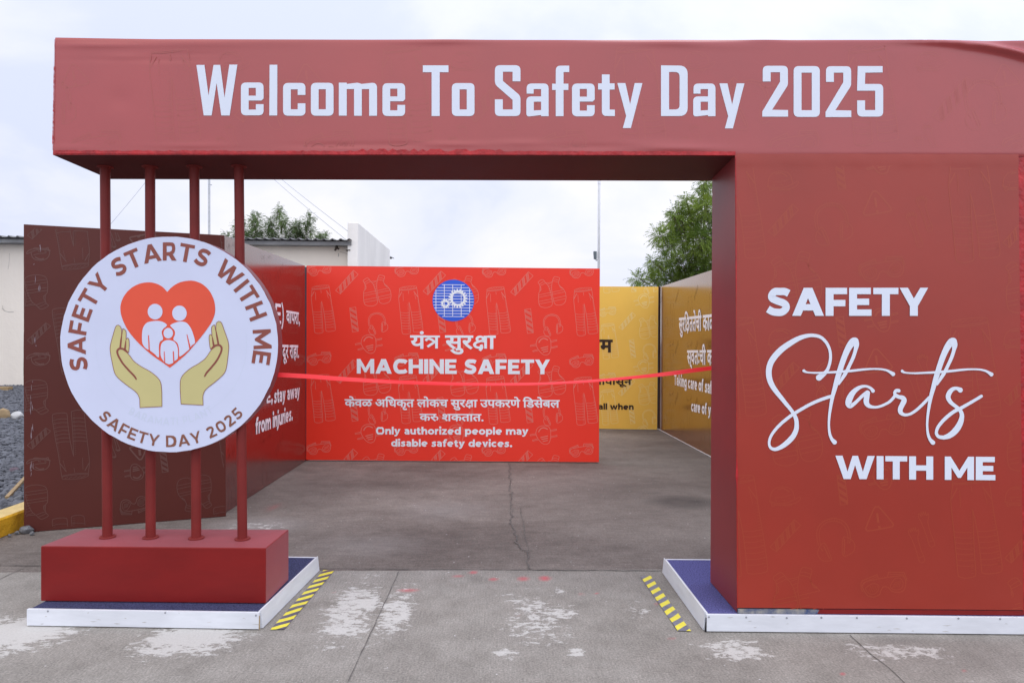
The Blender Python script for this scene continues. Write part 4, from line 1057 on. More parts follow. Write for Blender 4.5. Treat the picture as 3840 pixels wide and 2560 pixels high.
def sub(name, loops, mt, parent, lv=0, base=.0014):
    a = Art()
    for lp in loops: a.poly([[Z3(p[0], p[1]) for p in l] for l in lp], lv=lv)
    return emit(a, on(DP, base), name, mt, parent)
hl = smooth([(828,225),(760,155),(670,112),(570,100),(460,120),(350,180),(265,275),(222,380),(217,470),(240,570),(300,700),(400,835),(520,955),(650,1065),(760,1140),(862,1213)], 5)
hr = smooth([(862,1213),(960,1135),(1080,1030),(1200,895),(1310,760),(1400,630),(1445,520),(1453,420),(1430,310),(1370,200),(1280,120),(1180,82),(1090,80),(980,105),(890,160),(828,225)], 5)
heart = sub('heart', [[hl + hr[1:-1]]], M['disc_heart'], disc)
ell = lambda cx_, cy_, rx, ry: [(cx_ + rx * math.cos(2 * PI * k / 40), cy_ + ry * math.sin(2 * PI * k / 40)) for k in range(40)]
sl = lambda x0, y0, x1, y1, w0, w1: [(x0 - w0 / 2, y0), (x0 + w0 / 2, y0), (x1 + w1 / 2, y1), (x1 - w1 / 2, y1)]
b1_ = smooth([(503,880),(500,780),(512,700),(548,640),(600,613),(700,602),(770,615),(815,643),(822,668),(775,710),(757,755),(775,840),(735,875),(720,935),(720,1078),(660,1030),(597,985),(570,973),(530,940)], 4, True)
b2_ = smooth([(870,660),(920,630),(1000,612),(1070,622),(1120,670),(1160,750),(1192,880),(1150,922),(1120,968),(1050,1030),(1000,1065),(985,1052),(982,960),(960,890),(910,845),(930,780),(925,730),(890,690)], 4, True)
b3_ = smooth([(745,1060),(742,960),(755,900),(790,865),(845,852),(910,868),(950,910),(968,980),(966,1090),(930,1122),(905,1150),(852,1168),(800,1145),(780,1125)], 4, True)
sub('figure', [[ell(671,482,97,102)], [b1_]], M['disc_white'], disc, 0, .0028)
sub('figure', [[ell(989,503,95,100)], [b2_]], M['disc_white'], disc, 0, .0028)
sub('figure', [[ell(843,763,62,68)], [b3_]], M['disc_white'], disc, 0, .0028)
for q_ in ((586,790,596,990,11,15), (1088,780,1130,965,9,22), (791,1000,797,1140,9,12), (910,998,917,1145,14,15)): sub('figure_line', [[sl(*q_)]], M['disc_heart'], disc, 0, .0042)
hand = smooth([(190,657),(218,678),(231,720),(233,790),(240,760),(247,708),(258,706),(285,730),(292,780),(290,845),(300,832),(313,826),(328,850),(332,920),(325,1008),(312,1022),(345,1065),(400,1135),(500,1205),(600,1260),(690,1330),(740,1400),(755,1500),(758,1600),(759,1719)], 4) + \
       [Vector((472,1733))] + smooth([(470,1660),(466,1615),(440,1555),(390,1505),(300,1440),(190,1350),(140,1275),(110,1150),(90,1040),(82,970),(90,900),(120,790),(150,690),(168,662)], 4)
cr = [[(233,785,10),(226,850,20),(215,950,24)],[(288,860,10),(282,920,20),(275,980,24)],[(308,1012,20),(285,990,28),(250,968,26),(205,964,26),(178,990,26),(180,1030,24),(205,1085,24),(255,1165,24),(330,1250,24),(395,1318,24),(424,1362,18)]]
mir = lambda x, y: (1690 - x + (y - 657) / 1076 * 79, y - 50 + (y - 657) / 1076 * 18)
for f_, lb in ((lambda x, y: (x, y), 0), (mir, 1)):
    hp = [f_(p.x, p.y) for p in hand]
    hd = sub('hand', [[hp]], M['disc_hand'], disc, 0, .0014)
    a = Art(); a.stroke([Z3(*p) for p in hp], 2.0, True, lv=3)
    for l in cr:
        P = smooth(l, 5); a.stroke([Z3(*f_(p.x, p.y)) for p in P], [p.z / 3.4844 for p in P], lv=5, cap=True)
    emit(a, on(DP, .0014), 'hand_line', M['disc_brown'], disc)

# ================================================================== hazard tapes on the floor
def tape(label, mdark, bl, br, tr, tl, n, ph):
    A, B, C, D = (G(*p) for p in (bl, br, tr, tl))
    o_ = A; ud = ((D - A) + (C - B)).normalized(); ul = ud.cross(Vector((0, 0, 1))).normalized()
    w = abs((B - A).dot(ul)) * .5 + abs((C - D).dot(ul)) * .5; Ln = (D - A).dot(ud)
    m = MB(); e0 = (B - A).dot(ud); e1 = Ln + (C - D).dot(ud)
    pitch = Ln / n
    cuts = [ph * pitch + k * pitch / 2 for k in range(-4, 2 * n + 6)]
    def P(u, v, z): p = A + ul * u + ud * v; return Vector((p.x, p.y, z))
    lo0, lo1, hi0, hi1 = 0.0, e0, Ln, e1
    for k, (c0, c1) in enumerate(zip(cuts, cuts[1:])):
        y00, y01 = c0 - w / 2, c1 - w / 2; y10, y11 = c0 + w / 2, c1 + w / 2
        cl = lambda v, u: min(max(v, lo0 + (lo1 - lo0) * u), hi0 + (hi1 - hi0) * u)
        NS = 8
        for s_ in range(NS):
            u0, u1 = s_ / NS, (s_ + 1) / NS
            q = [(u0, cl(y00 + (y10 - y00) * u0, u0)), (u1, cl(y00 + (y10 - y00) * u1, u1)), (u1, cl(y01 + (y11 - y01) * u1, u1)), (u0, cl(y01 + (y11 - y01) * u0, u0))]
            if max(q[2][1] - q[1][1], q[3][1] - q[0][1]) < 1e-5: continue
            m.add([P(u * w, v, .0045 + .0016 * math.sin(v * 23 + u * 2) * (0.5 + 0.5 * math.sin(v * 7))) for u, v in q], [(0, 1, 2, 3)], k % 2)
    o = mesh('hazard_tape', m.v, m.f, [M['tape_yellow'], mdark], None, m.m)
    tag(o, label, 'floor tape', 'striped hazard tapes on the concrete')
tape('yellow and black hazard tape on concrete beside the dark blue carpeted platform', M['tape_dark'], (1014, 2362), (1066, 2361), (1254, 2139), (1213, 2139), 9, .08)
tape('yellow and grey hazard tape on concrete beside the bright blue carpeted platform', M['tape_grey'], (2541, 2366), (2592, 2368), (2440, 2160), (2402, 2163), 8, .35)

# ================================================================== ribbon across the entrance
YR1 = PF.at(2664, 1378).y + 0.45
rp = smooth([(1030, 1404, 17), (1160, 1411, 16), (1280, 1420, 15), (1440, 1429, 13), (1600, 1436, 11), (1780, 1440, 9.5), (1920, 1440, 8.5), (2060, 1437, 8), (2230, 1427, 8.5), (2400, 1412, 11), (2520, 1399, 15), (2600, 1388, 15.5), (2690, 1377, 14)], 8)
V, F = [], []
for i, p in enumerate(rp):
    t = (p.x - 1030) / (2690 - 1030); y = yD + .08 + (YR1 - yD - .08) * t
    d = ray(p.x, p.y); c = CAM + d * (y / d.y); s_ = y / FPX
    wd = 17 * s_; vis = p.z * s_
    hz = vis / 2; hy = (max(wd * wd - vis * vis, 0) ** .5) / 2
    V += [c + Vector((0, hy, hz)), c + Vector((0, hy * .3, hz * .3 + .001)), c + Vector((0, -hy, -hz))]
for i in range(len(rp) - 1):
    for k in range(2): F.append([3 * i + k, 3 * i + k + 1, 3 * i + k + 4, 3 * i + k + 3])
o = mesh('ribbon', V, F, M['satin_red'], None)
sm_ = o.modifiers.new('thick', 'SOLIDIFY'); sm_.thickness = 0.0006
tag(o, 'bright red satin ribbon stretched across the entrance from the sign to the pillar', 'ribbon')

# ================================================================== display boards
def board(label, loc): 
    r = empty('display_board', loc); tag(r, label, 'display board', 'printed display boards of the stall'); return r
# red MACHINE SAFETY board
A, B = G(1149, 1727), G(2246, 1735); MPL = vplane(A, B)
mb = board('bright red board reading Machine Safety with a blue gear emblem', ((A.x + B.x) / 2, (A.y + B.y) / 2, 0))
mq = [(1150, 996), (2249, 1007), (2246, 1734), (1148, 1726)]
Q = [MPL.at(*p) for p in mq]
for i in (2, 3): Q[i].z = max(Q[i].z, 0.011)
m = MB(); m.hexa(Q, [p - MPL.n * .06 for p in Q])
a = Art(); inside = quad_inside([(1151, 998), (2247, 1009), (2244, 1731), (1150, 1724)])
ZM = 560 / 2311
KINDS = ('trousers', 'vest', 'goggles', 'slant_tape', 'upright_tape', 'earmuffs', 'respirator')
for r in range(-1, 3):
    for c in range(-1, 4):
        for kind in KINDS:
            stamp(a, kind, lambda x, y, r=r, c=c: (1140 + x * ZM + 328.0 * c - .8 * r, 990 + y * ZM + 2.9 * c + 334.5 * r), ZM * .92, inside, 6)
fn = on(MPL, .0012, .0002)
for v, f, l, k in a.items: m.add([fn(p.x, p.y, l) for p in v], f, 1)
mesh('panel', m.v, m.f, [M['board_red'], M['board_red_line']], mb, m.m)
em = Art(); ec = (1700, 1126.4); em.circle(ec, 78, n=64); emb = emit(em, on(MPL, .0030), 'emblem', M['blue'], mb)
em = Art()
for k, y in enumerate((1067.5, 1078.4, 1089.3, 1100.2, 1109.9, 1120.9, 1132.2, 1143.2, 1154, 1164.5, 1175.4, 1186.3)):
    hw = (76.5 ** 2 - (y - ec[1]) ** 2) ** .5
    em.stroke([(ec[0] - hw + (6 if k in (0, 11) else 0), y), (ec[0] + hw - (6 if k in (0, 11) else 0), y + .6)], 2.1)
for x in (1635, 1666.3, 1697.8, 1729.6, 1761):
    hh = min((76 ** 2 - (x - ec[0]) ** 2) ** .5, 60); em.stroke([(x, ec[1] - hh), (x, ec[1] + hh)], 2.1, lv=1)
emit(em, on(MPL, .0040), 'grid_lines', M['print_bright'], emb)
def gear(cx_, cy_, r1, r0, ri, n_):
    em = Art(); pts = []
    for k in range(n_):
        for da, r_ in ((-.30, r0), (-.20, r1), (.20, r1), (.30, r0)):
            t = 2 * PI * (k + da * 1.15) / n_; pts.append((cx_ + r_ * math.cos(t), cy_ + r_ * math.sin(t)))
    em.poly([pts, [(cx_ + ri * math.cos(2 * PI * k / 40), cy_ + ri * math.sin(2 * PI * k / 40)) for k in range(40)]])
    emit(em, on(MPL, .0056), 'gear', M['print_bright'], emb)
gear(1717.6, 1118.7, 35.5, 28.5, 21, 19); gear(1670.5, 1138.5, 18, 13.8, 8, 15)
T5 = lambda x, y: (1280 + x * K, 850 + y * K)
def put(s, A, B, Tp, pl, mt, parent, w=.285, gap=.085, space=.36):
    t_, w_ = text(s, w, gap, space); return emit(t_, tri(pl, A, B, Tp, w_, 1, .0034), 'lettering', mt, parent)
def putd(seq, A, B, Tp, pl, mt, parent, bold=.03):
    t_, w_ = dtext(seq, bold); return emit(t_, tri(pl, A, B, Tp, w_, DTOP, .0034), 'lettering', mt, parent)
put('MACHINE SAFETY', T5(106, 1003), T5(1424, 1008), T5(106, 903), MPL, M['print_bright'], mb, .285, .075, .42)
put('Only authorized people may', T5(236, 1418), T5(1278, 1421), T5(236, 1368.5), MPL, M['print_bright'], mb, .25, .085, .42)
put('disable safety devices.', T5(342, 1501), T5(1168, 1505), T5(342, 1452.5), MPL, M['print_bright'], mb, .25, .085, .42)
U = lambda s: list(s)
putd(['य', ('ं', 0, 0), 'tra', ' ', 'स', ('ु', 0, 0), 'र', 'ksha', 'ा'], T5(475, 831), T5(1050, 833), T5(475, 745), MPL, M['print_bright'], mb, .05)
putd(['क', ('े', 0, 0), 'व', 'ळ', ' ', 'अ', 'ि', 'ध', 'क', ('ृ', 0, 0), 'त', ' ', 'ल', 'ो', 'क', 'च', ' ', 'स', ('ु', 0, 0), 'र', 'ksha', 'ा', ' ', 'उ', 'प', 'क', 'र', 'ण', ('े', 0, 0), ' ', 'ि', 'ड', 'स', ('े', 0, 0), 'ब', 'ल'],
     T5(25, 1228), T5(1490, 1234), T5(25, 1180), MPL, M['print_bright'], mb, .05)
putd(['क', 'र', 'ruu', ' ', 'श', 'क', 'त', 'ा', 'त', '.'], T5(537, 1325), T5(975, 1327), T5(537, 1279), MPL, M['print_bright'], mb, .05)

# yellow board behind it
A, B = G(2249, 1609), G(2464, 1612.5); YPL = vplane(A, B)
ya = board('yellow board with pale gear drawings, half hidden behind the bright red board', ((A.x + B.x) / 2, A.y, 0))
yq = [(1660, 1071), (2469, 1075), (2464, 1612), (1655, 1600)]
Q = [YPL.at(*p) for p in yq]
for i in (2, 3): Q[i].z = 0.01
m = MB(); m.hexa(Q, [p - YPL.n * .06 for p in Q])
a = Art(); inside = quad_inside([(1662, 1074), (2466, 1077), (2461, 1610), (1657, 1598)])
for r in range(-2, 3):
    for c in range(-3, 2):
        for kind in KINDS:
            stamp(a, kind, lambda x, y, r=r, c=c: (2252.5 + (1140 + x * ZM - 1166.7) * .74 + 243 * c - 2 * r, 1211.8 + (990 + y * ZM - 1068.8) * .74 + 247 * r), ZM * .85, inside, 7)
fn = on(YPL, .0012, .0002)
for v, f, l, k in a.items: m.add([fn(p.x, p.y, l) for p in v], f, 1)
mesh('panel', m.v, m.f, [M['board_yellow'], M['board_yellow_line']], ya, m.m)
Z6 = lambda x, y: (2220 + x / 2.3064, 1060 + y / 2.3064)
kw = 826 / (text('disable safety devices.', .25, .085, .42)[1] * 48.5); xw = 360 - text('call when', .25, .085, .42)[1] * 50 * kw
put('call when', Z6(xw, 1094), Z6(360, 1097), Z6(xw, 1043), YPL, M['print_dark'], ya, .25, .085, .38)
putd(['क', 'ा', 'म'], Z6(-95, 592), Z6(172, 597), Z6(-95, 492), YPL, M['print_dark'], ya, .07)
putd(['य', 'ा', 'प', 'ा', 'स', ('ू', 0, 0), 'न'], Z6(20, 878), Z6(340, 880), Z6(20, 832), YPL, M['print_dark'], ya, .055)

# crimson inner wall on the left
A, B = G(847, 1920), G(1147, 1727); LPL = vplane(A, B)
lw = board('glossy dark crimson side wall with white safety wording, left of the bright red board', ((A.x + B.x) / 2, (A.y + B.y) / 2, 0))
lq = [(843, 884), (1143, 996), (1147, 1727), (847, 1920)]
Q = [LPL.at(*p) for p in lq]
m = MB(); m.hexa(Q, [p - LPL.n * .05 for p in Q])
a = Art(); inside = quad_inside([(850, 895), (1136, 1000), (1140, 1722), (853, 1905)])
for r in range(-1, 4):
    for c in range(0, 2):
        for kind in ('trousers', 'earmuffs', 'respirator', 'slant_tape', 'goggles'):
            def mp(x, y, r=r, c=c):
                u = (x / 1360 + c) / 2.0; v = (y / 1380 + r) / 2.6
                s_ = u / (1.42 - .42 * u)                       # even spacing along the wall
                X_ = 847 + 300 * s_; t0 = 884 + 112 * s_; t1 = 1920 - 193 * s_
                return (X_, t0 + (t1 - t0) * v)
            stamp(a, kind, mp, ZM * .8, inside, 8)
fn = on(LPL, .0003, .00003)
for v, f, l, k in a.items: m.add([fn(p.x, p.y, l) for p in v], f, 1)
mesh('panel', m.v, m.f, [M['wall_crimson'], M['wall_crimson_line']], lw, m.m)
Z5 = lambda x, y: (820 + x / 1.4519, 860 + y / 1.4519)
put('stay away', Z5(300, 947), Z5(440, 912), Z5(300, 870), LPL, M['print_bright'], lw, .25, .085, .38)
put('PPE,', Z5(205, 962), Z5(292, 938), Z5(205, 892), LPL, M['print_bright'], lw, .25, .085, .38)
put('from injuries.', Z5(199, 1117), Z5(401, 1038), Z5(199, 1030), LPL, M['print_bright'], lw, .25, .085, .38)
put('(PPE)', Z5(205, 505), Z5(355, 516), Z5(205, 385), LPL, M['print_bright'], lw, .20, .10, .38)
putd(['व', 'ा', 'प', 'र', 'ा', ','], Z5(367, 507), Z5(440, 515), Z5(367, 443), LPL, M['print_bright'], lw, .05)
putd(['द', ('ू', 0, 0), 'र', ' ', 'र', 'ा', 'ह', 'ा', '.'], Z5(346, 700), Z5(436, 697), Z5(346, 630), LPL, M['print_bright'], lw, .05)

# ochre wall on the right
A, B = G(2468, 1609), G(2651, 1706)
RPL = vplane(A, B)
rw = board('glossy ochre side wall with white safety wording, partly behind the pillar', ((A.x + B.x) / 2, (A.y + B.y) / 2, 0))
rd_ = (B - A).normalized(); E_ = A + rd_ * ((6.2 - A.y) / rd_.y)
zt_l, zt_r = RPL.at(2470, 1075).z, RPL.at(2664, 1013).z
E_t = zt_l + (zt_r - zt_l) * ((6.2 - A.y) / (RPL.at(2664, 1013).y - A.y))
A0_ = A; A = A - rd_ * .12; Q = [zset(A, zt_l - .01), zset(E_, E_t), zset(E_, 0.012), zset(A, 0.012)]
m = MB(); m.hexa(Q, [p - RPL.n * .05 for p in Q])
a = Art(); wl_ = (E_ - A).length
for r in range(0, 4):
    for c in range(0, 6):
        for kind in ('trousers', 'earmuffs', 'respirator', 'slant_tape', 'goggles'):
            stamp(a, kind, lambda x, y, r=r, c=c: ((x - 700) / 1360 * .95 + c * .95 + .3, 2.35 - (y / 1380 * .85 + r * .78)), .0007, quad_inside([(0.02, zt_l - .03), (wl_ - .03, zt_l - .03), (wl_ - .03, .06), (.02, .06)]), .05)
for v, f, l, k in a.items: m.add([A + rd_ * p.x + Vector((0, 0, p.y)) + RPL.n * (.0003 + l * .00003) for p in v], f, 1)
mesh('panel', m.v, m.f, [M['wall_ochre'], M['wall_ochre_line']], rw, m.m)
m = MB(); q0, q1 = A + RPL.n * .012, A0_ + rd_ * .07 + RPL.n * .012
m.hexa([zset(q0, zt_l + .002), zset(q1, zt_l + .002), zset(q1, .02), zset(q0, .02)], [zset(p - RPL.n * .011, z) for p, z in ((q0, zt_l + .002), (q1, zt_l + .002), (q1, .02), (q0, .02))]); m.build('corner_dark_reflection', M['reflection_brown'], rw)  # added matte strip: the gap's dark reflection in the glossy wall, put in as colour
m = MB(); q0, q1 = A + RPL.n * .004, E_ + RPL.n * .004
m.hexa([zset(q0, .014), zset(q1, .014), zset(q1, .002), zset(q0, .002)], [zset(p - RPL.n * .02, z) for p, z in ((q0, .014), (q1, .014), (q1, .002), (q0, .002))]); m.build('base_strip', M['edge_white'], rw)
putd(['स', ('ु', 0, 0), 'र', 'ि', 'ksha', 'त', 'त', ('े', 0, 0), 'च', 'ी', ' ', 'क', 'ा', 'ळ', 'ज', 'ी'], Z6(755, 420), Z6(1125, 404), Z6(755, 308), RPL, M['print_bright'], rw, .05)
putd(['स', ('्', 0, 0), 'व', 'त', 'ः', 'च', 'ी', ' ', 'क', 'ा', 'ळ', 'ज', 'ी'], Z6(826, 698), Z6(1180, 715), Z6(826, 588), RPL, M['print_bright'], rw, .05)
put('Taking care of safety', Z6(712, 882), Z6(1118, 982), Z6(712, 790), RPL, M['print_bright'], rw, .25, .085, .38)
put('care of you', Z6(860, 1110), Z6(1085, 1163), Z6(860, 1020), RPL, M['print_bright'], rw, .25, .085, .38)

# brown outer panel on the left
A, B = G(90, 1995), G(847, 1934); OPL = vplane(A, B)
ow = board('dark brown panel with upside-down gear drawings, behind the round sign', ((A.x + B.x) / 2, (A.y + B.y) / 2, 0))
oq = [(89, 841), (841, 882), (847, 1934), (90, 1995)]
Q = [OPL.at(*p) for p in oq]
m = MB(); m.hexa(Q, [p - OPL.n * .05 for p in Q])
a = Art(); inside = quad_inside([(92, 852), (838, 888), (844, 1930), (94, 1986)])
def flip(kind, x0, x1, y0, y1, w=.3):
    bb = {'trousers': (110, 490, 325, 1075), 'vest': (912, 1350, 172, 652), 'goggles': (45, 428, 1358, 1565), 'slant_tape': (490, 840, 95, 465), 'upright_tape': (703, 845, 662, 1050), 'respirator': (790, 1215, 1090, 1385), 'helmet': (586, 795, 700, 835), 'warning': (1245, 1430, 838, 1000), 'gloves': (1537, 1720, 870, 1215)}[kind]
    stamp(a, kind, lambda x, y: (x1 - (x - bb[0]) / (bb[1] - bb[0]) * (x1 - x0), y1 - (y - bb[2]) / (bb[3] - bb[2]) * (y1 - y0)), w, inside, 8)
for k in range(-1, 4):
    d = 393 * k
    flip('slant_tape', 102, 190, 1210 + d, 1290 + d); flip('helmet', 101, 188, 928 + d, 976 + d, .55); flip('vest', 8, 183, 1030 + d, 1172 + d)
    flip('trousers', 195, 337, 1143 + d, 1404 + d)
    flip('respirator', 466, 560, 1345 + d, 1406 + d); flip('goggles', 448, 560, 1466 + d, 1536 + d); flip('vest', 663, 795, 1386 + d, 1524 + d); flip('upright_tape', 598, 632, 1290 + d, 1378 + d); flip('trousers', 800, 940, 1100 + d, 1360 + d)
    flip('gloves', 410, 450, 850 + d, 930 + d, .4); flip('warning', 488, 552, 880 + d, 935 + d, .6)
rs_ = random.Random(2)
for (x, y, n_) in [(130, 1270, 3), (116, 1500, 6), (118, 1600, 5), (120, 1750, 6), (148, 905, 2), (145, 1085, 3), (132, 1010, 2), (120, 1440, 3)]:
    for k in range(n_):
        xx, yy = x + rs_.uniform(-5, 6), y + rs_.uniform(-25, 25); l = rs_.uniform(5, 30)
        a.stroke([(xx, yy), (xx + rs_.uniform(-1, 1), yy + l / 2), (xx + rs_.uniform(-2, 2), yy + l)], [.6, rs_.uniform(.8, 3.6), .5], mi=1, lv=8)
for v, f, l, k in a.items: m.add([on(OPL, .0012, .0002)(p.x, p.y, l) for p in v], f, 1 + k)
mesh('panel', m.v, m.f, [M['panel_brown'], M['panel_brown_line'], M['panel_scuff']], ow, m.m)
# the loose cloth hanging at its outer edge
V, F = [], []; prof = [(88, 850, 0), (88, 930, .3), (85, 1000, 1), (80, 1110, 1.6), (74, 1250, 2.0), (73, 1400, 2.0), (75, 1560, 1.6), (80, 1750, 1.2), (84, 1900, .7), (88, 1985, .3)]
for x, y, b in prof:
    p = OPL.at(90.5, y); q = OPL.at(x, y); w_ = p - q
    for t in range(6):
        u = t / 5; V.append(p - w_ * u - OPL.n * (.03 + .10 * u) + OPL.n * .018 * math.sin(u * 7 + .5) * b)
for j in range(len(prof) - 1):
    for t in range(5): F.append([6 * j + t, 6 * j + t + 1, 6 * j + t + 7, 6 * j + t + 6])
mesh('cloth_edge', V, F, M['panel_brown'], ow, smooth=True)
# dark post in the corner between side wall and red board
pc0, pc1 = G(1136, 1733), G(1149, 1728)
post = MB(); z_ = LPL.at(1141, 1000).z + .01
post.box((G(1141, 1728).x - .035, Q[1].y * 0 + G(1143, 1728).y + .035, 0), (G(1148, 1727).x + .01, G(1143, 1728).y + .10, z_)); tag(post.build('corner_post', M['post_dark'], None, bevel=.004), 'slim grey corner post in the gap between the crimson side wall and bright red board', 'post')

# ================================================================== building behind
YB = G(45, 1459).y
BP = yplane(YB)
bld = empty('building', (-15, YB + 4, 0)); tag(bld, 'cream plastered building with corrugated roof and a white parapet wall at its end', 'building')
ze0, ze1, zr = BP.at(700, 921).z, BP.at(700, 907).z, BP.at(700, 903).z
xr = BP.at(1306, 900).x
m = MB(); m.box((-40, YB, -.02), (xr, YB + .25, ze0 - .001)); m.build('wall', M['plaster'], bld)
m = MB(); m.box((-40, YB - .34, ze0), (BP.at(1326, 900).x, YB - .28, ze1)); m.box((-40, YB - .28, ze0 + .002), (BP.at(1324, 900).x, YB - .003, ze0 + .03)); m.build('fascia', M['fascia'], bld)
V, F = [], []; nr = 900; x0, x1 = -40.0, BP.at(1328, 900).x
for j, (yy, zz_) in enumerate(((YB - .46, zr), (YB + 8, zr + .45))):
    for i in range(nr + 1):
        x = x0 + (x1 - x0) * i / nr; ph = (x / .2385) % 1.0
        V.append((x, yy, zz_ + .052 * max(0, math.cos((ph - .5) * 2 * PI)) ** 1.5 + .006 * math.sin(x * 1.7)))
for i in range(nr): F.append((i, i + 1, nr + 2 + i, nr + 1 + i))
o = mesh('roof', V, F, M['roof'], bld, smooth=True); sm_ = o.modifiers.new('thick', 'SOLIDIFY'); sm_.thickness = .012
px0, px1 = yplane(YB - .3).at(1303, 900).x, yplane(YB - .3).at(1342, 900).x
zp = yplane(YB - .3).at(1320, 834).z
m = MB(); m.box((px0, YB - .3, -.02), (px1, YB + 5.75, zp)); m.build('parapet', M['plaster_white'], bld, bevel=.02)
m = MB(); m.box((px1 - .02, YB + .2, -.02), (px1 + .0, YB + .21, .1))
q = yplane(YB - .02)
m = MB(); p0, p1 = q.at(1268, 922), q.at(1268, 936)
m.tube([p0 + Vector((0, -.15, 0)), p1 + Vector((0, -.17, .02))], .035, 8); m.tube([q.at(1262, 944) + Vector((0, -.22, 0)), q.at(1268, 930) + Vector((0, -.2, 0)), q.at(1276, 938) + Vector((0, -.18, 0))], [.02, .06, .03], 7); m.build('broken_lamp', M['rust'], bld)
m = MB(); m.tube([q.at(1312, 921) + Vector((0, -.2, 0)), q.at(1312, 942) + Vector((0, -.2, 0))], .026, 8); m.box(tuple(q.at(1305, 944) + Vector((0, -.3, 0))), tuple(q.at(1321, 941) + Vector((0, -.05, 0)))); m.build('drain_pipe', M['rust'], bld)
a = Art()
for pts, w in [([(1275,944),(1290,948),(1302,953),(1318,962),(1328,972)],1.3),([(1269,950),(1270,958),(1268,962)],3),([(8,1155),(16,1164),(26,1168),(38,1170),(52,1168)],1.6),([(10,1145),(12,1158),(20,1166)],1.2),([(36,950),(34,985),(30,1010)],.8),([(1332,915),(1336,955),(1333,1000)],.8)]:
    a.stroke(smooth([(x, y) for x, y in pts], 5), w)
emit(a, on(yplane(YB), .004), 'crack', M['crack_grey'], bld)

# ================================================================== trees
def frond(m, p, d, ln, ll, rr, mi=0):
    d = d.normalized(); side = d.cross(Vector((0, 0, 1)))
    if side.length < .1: side = Vector((1, 0, 0))
    side.normalize(); pos = Vector(p); n = 7
    for k in range(n):
        d = (d + Vector((0, 0, -.13))).normalized(); pos = pos + d * (ln / n)
        upn = side.cross(d)
        for s_ in (-1, 1):
            a = (side * s_ * .8 + d * .55 + Vector((0, 0, -.25 + rr.uniform(-.15, .15)))).normalized()
            l_ = ll * (1 - .35 * abs(k / n - .45)) * rr.uniform(.8, 1.15); w = (d * .9 + upn * rr.uniform(-.6, .6)).normalized() * l_ * .19
            b = len(m.v); t1 = pos + a * l_ * .45
            m.v += [pos.copy(), t1 + w, pos + a * l_, t1 - w]; m.f.append([b, b + 1, b + 2, b + 3]); m.m.append(mi)
def tree(name, label, base, clusters, ll, seed, mat_leaf, trunk_r, group=None, fork=.45):
    rr = random.Random(seed); root = empty(name, base); tag(root, label, 'tree', group)
    tr = MB(); cr_ = MB(); base = Vector(base)
    mean = sum((c for c, r, n in clusters), Vector()) / len(clusters)
    fk = base.lerp(Vector((mean.x, mean.y, mean.z)), fork)
    tr.tube([base, base.lerp(fk, .5) + Vector((rr.uniform(-.1, .1), 0, 0)), fk], [trunk_r, trunk_r * .85, trunk_r * .7], 10)
    for c, r, n in clusters:
        mid = fk.lerp(c, .5) + Vector((rr.uniform(-.15, .15), rr.uniform(-.15, .15), rr.uniform(.0, .3))) * (c - fk).length * .35
        k_ = fk.lerp(c, .28) + Vector((rr.uniform(-.3, .3), rr.uniform(-.3, .3), -.12 * (c - fk).length)); tr.tube([fk, k_, mid, c], [trunk_r * .20, trunk_r * .09, trunk_r * .05, .006], 6)
        for _ in range(max(2, n // 14)):
            e = c + Vector((rr.gauss(0, 1), rr.gauss(0, 1), rr.gauss(0, .8))).normalized() * r * rr.uniform(.5, 1.1)
            tr.tube([mid.lerp(c, .7), c.lerp(e, .5) + Vector((0, 0, .05)), e], [.009, .006, .004], 4, cap=False)
        for _ in range(n):
            u = Vector((rr.gauss(0, 1), rr.gauss(0, 1), rr.gauss(0, .85))); u = u.normalized() * r * (rr.random() ** .45)
            dd = u.normalized() * .8 + Vector((rr.uniform(-.6, .6), rr.uniform(-.6, .6), rr.uniform(-.2, .6)))
            frond(cr_, c + u * .85, dd, ll * rr.uniform(3.0, 4.6), ll * rr.uniform(.85, 1.15), rr)
    tr.build('trunk', M['bark'], root, smooth=True)
    cr_o = mesh('crown', cr_.v, cr_.f, M[mat_leaf], root)
    return root
def at(px, py, D): d = ray(px, py); return CAM + d * (D / d.y)
rt = random.Random(21)
# the big neem on the right, its crown running on behind the pillar
C_ = []
for (x, y, r) in [(2398,1050,24),(2440,1055,26),(2480,1040,32),(2520,1050,36),(2470,1000,26),(2448,985,18),(2505,975,30),(2540,1000,40),(2585,1030,46),(2630,1010,48),(2475,885,26),(2505,880,32),(2535,850,38),(2520,925,34),(2560,900,40),
                  (2560,830,32),(2540,800,22),(2525,818,18),(2590,855,38),(2615,800,34),(2590,775,26),(2640,850,44),(2625,905,46),(2600,950,44),(2655,955,48),(2650,780,34),(2630,745,20),(2655,720,22),(2640,690,14),(2650,675,12),(2572,755,12),
                  (2690,1000,60),(2700,900,60),(2690,800,50),(2760,850,70),(2760,960,70),(2840,900,80),(2820,760,70),(2920,960,80),(2900,840,80),(2560,1060,40),(2640,1070,50)]:
    D = 22 + rt.uniform(-1.3, 1.6); c = at(x, y, D); rad = r * D / FPX * .92
    C_.append((c, rad, int(34 + 1150 * rad * rad)))
tree('neem_tree', 'large loose green tree rising behind the ochre side wall and the pillar', (7.6, 23.5, 0), C_, .085, 4, 'leaf', .24, fork=.5)
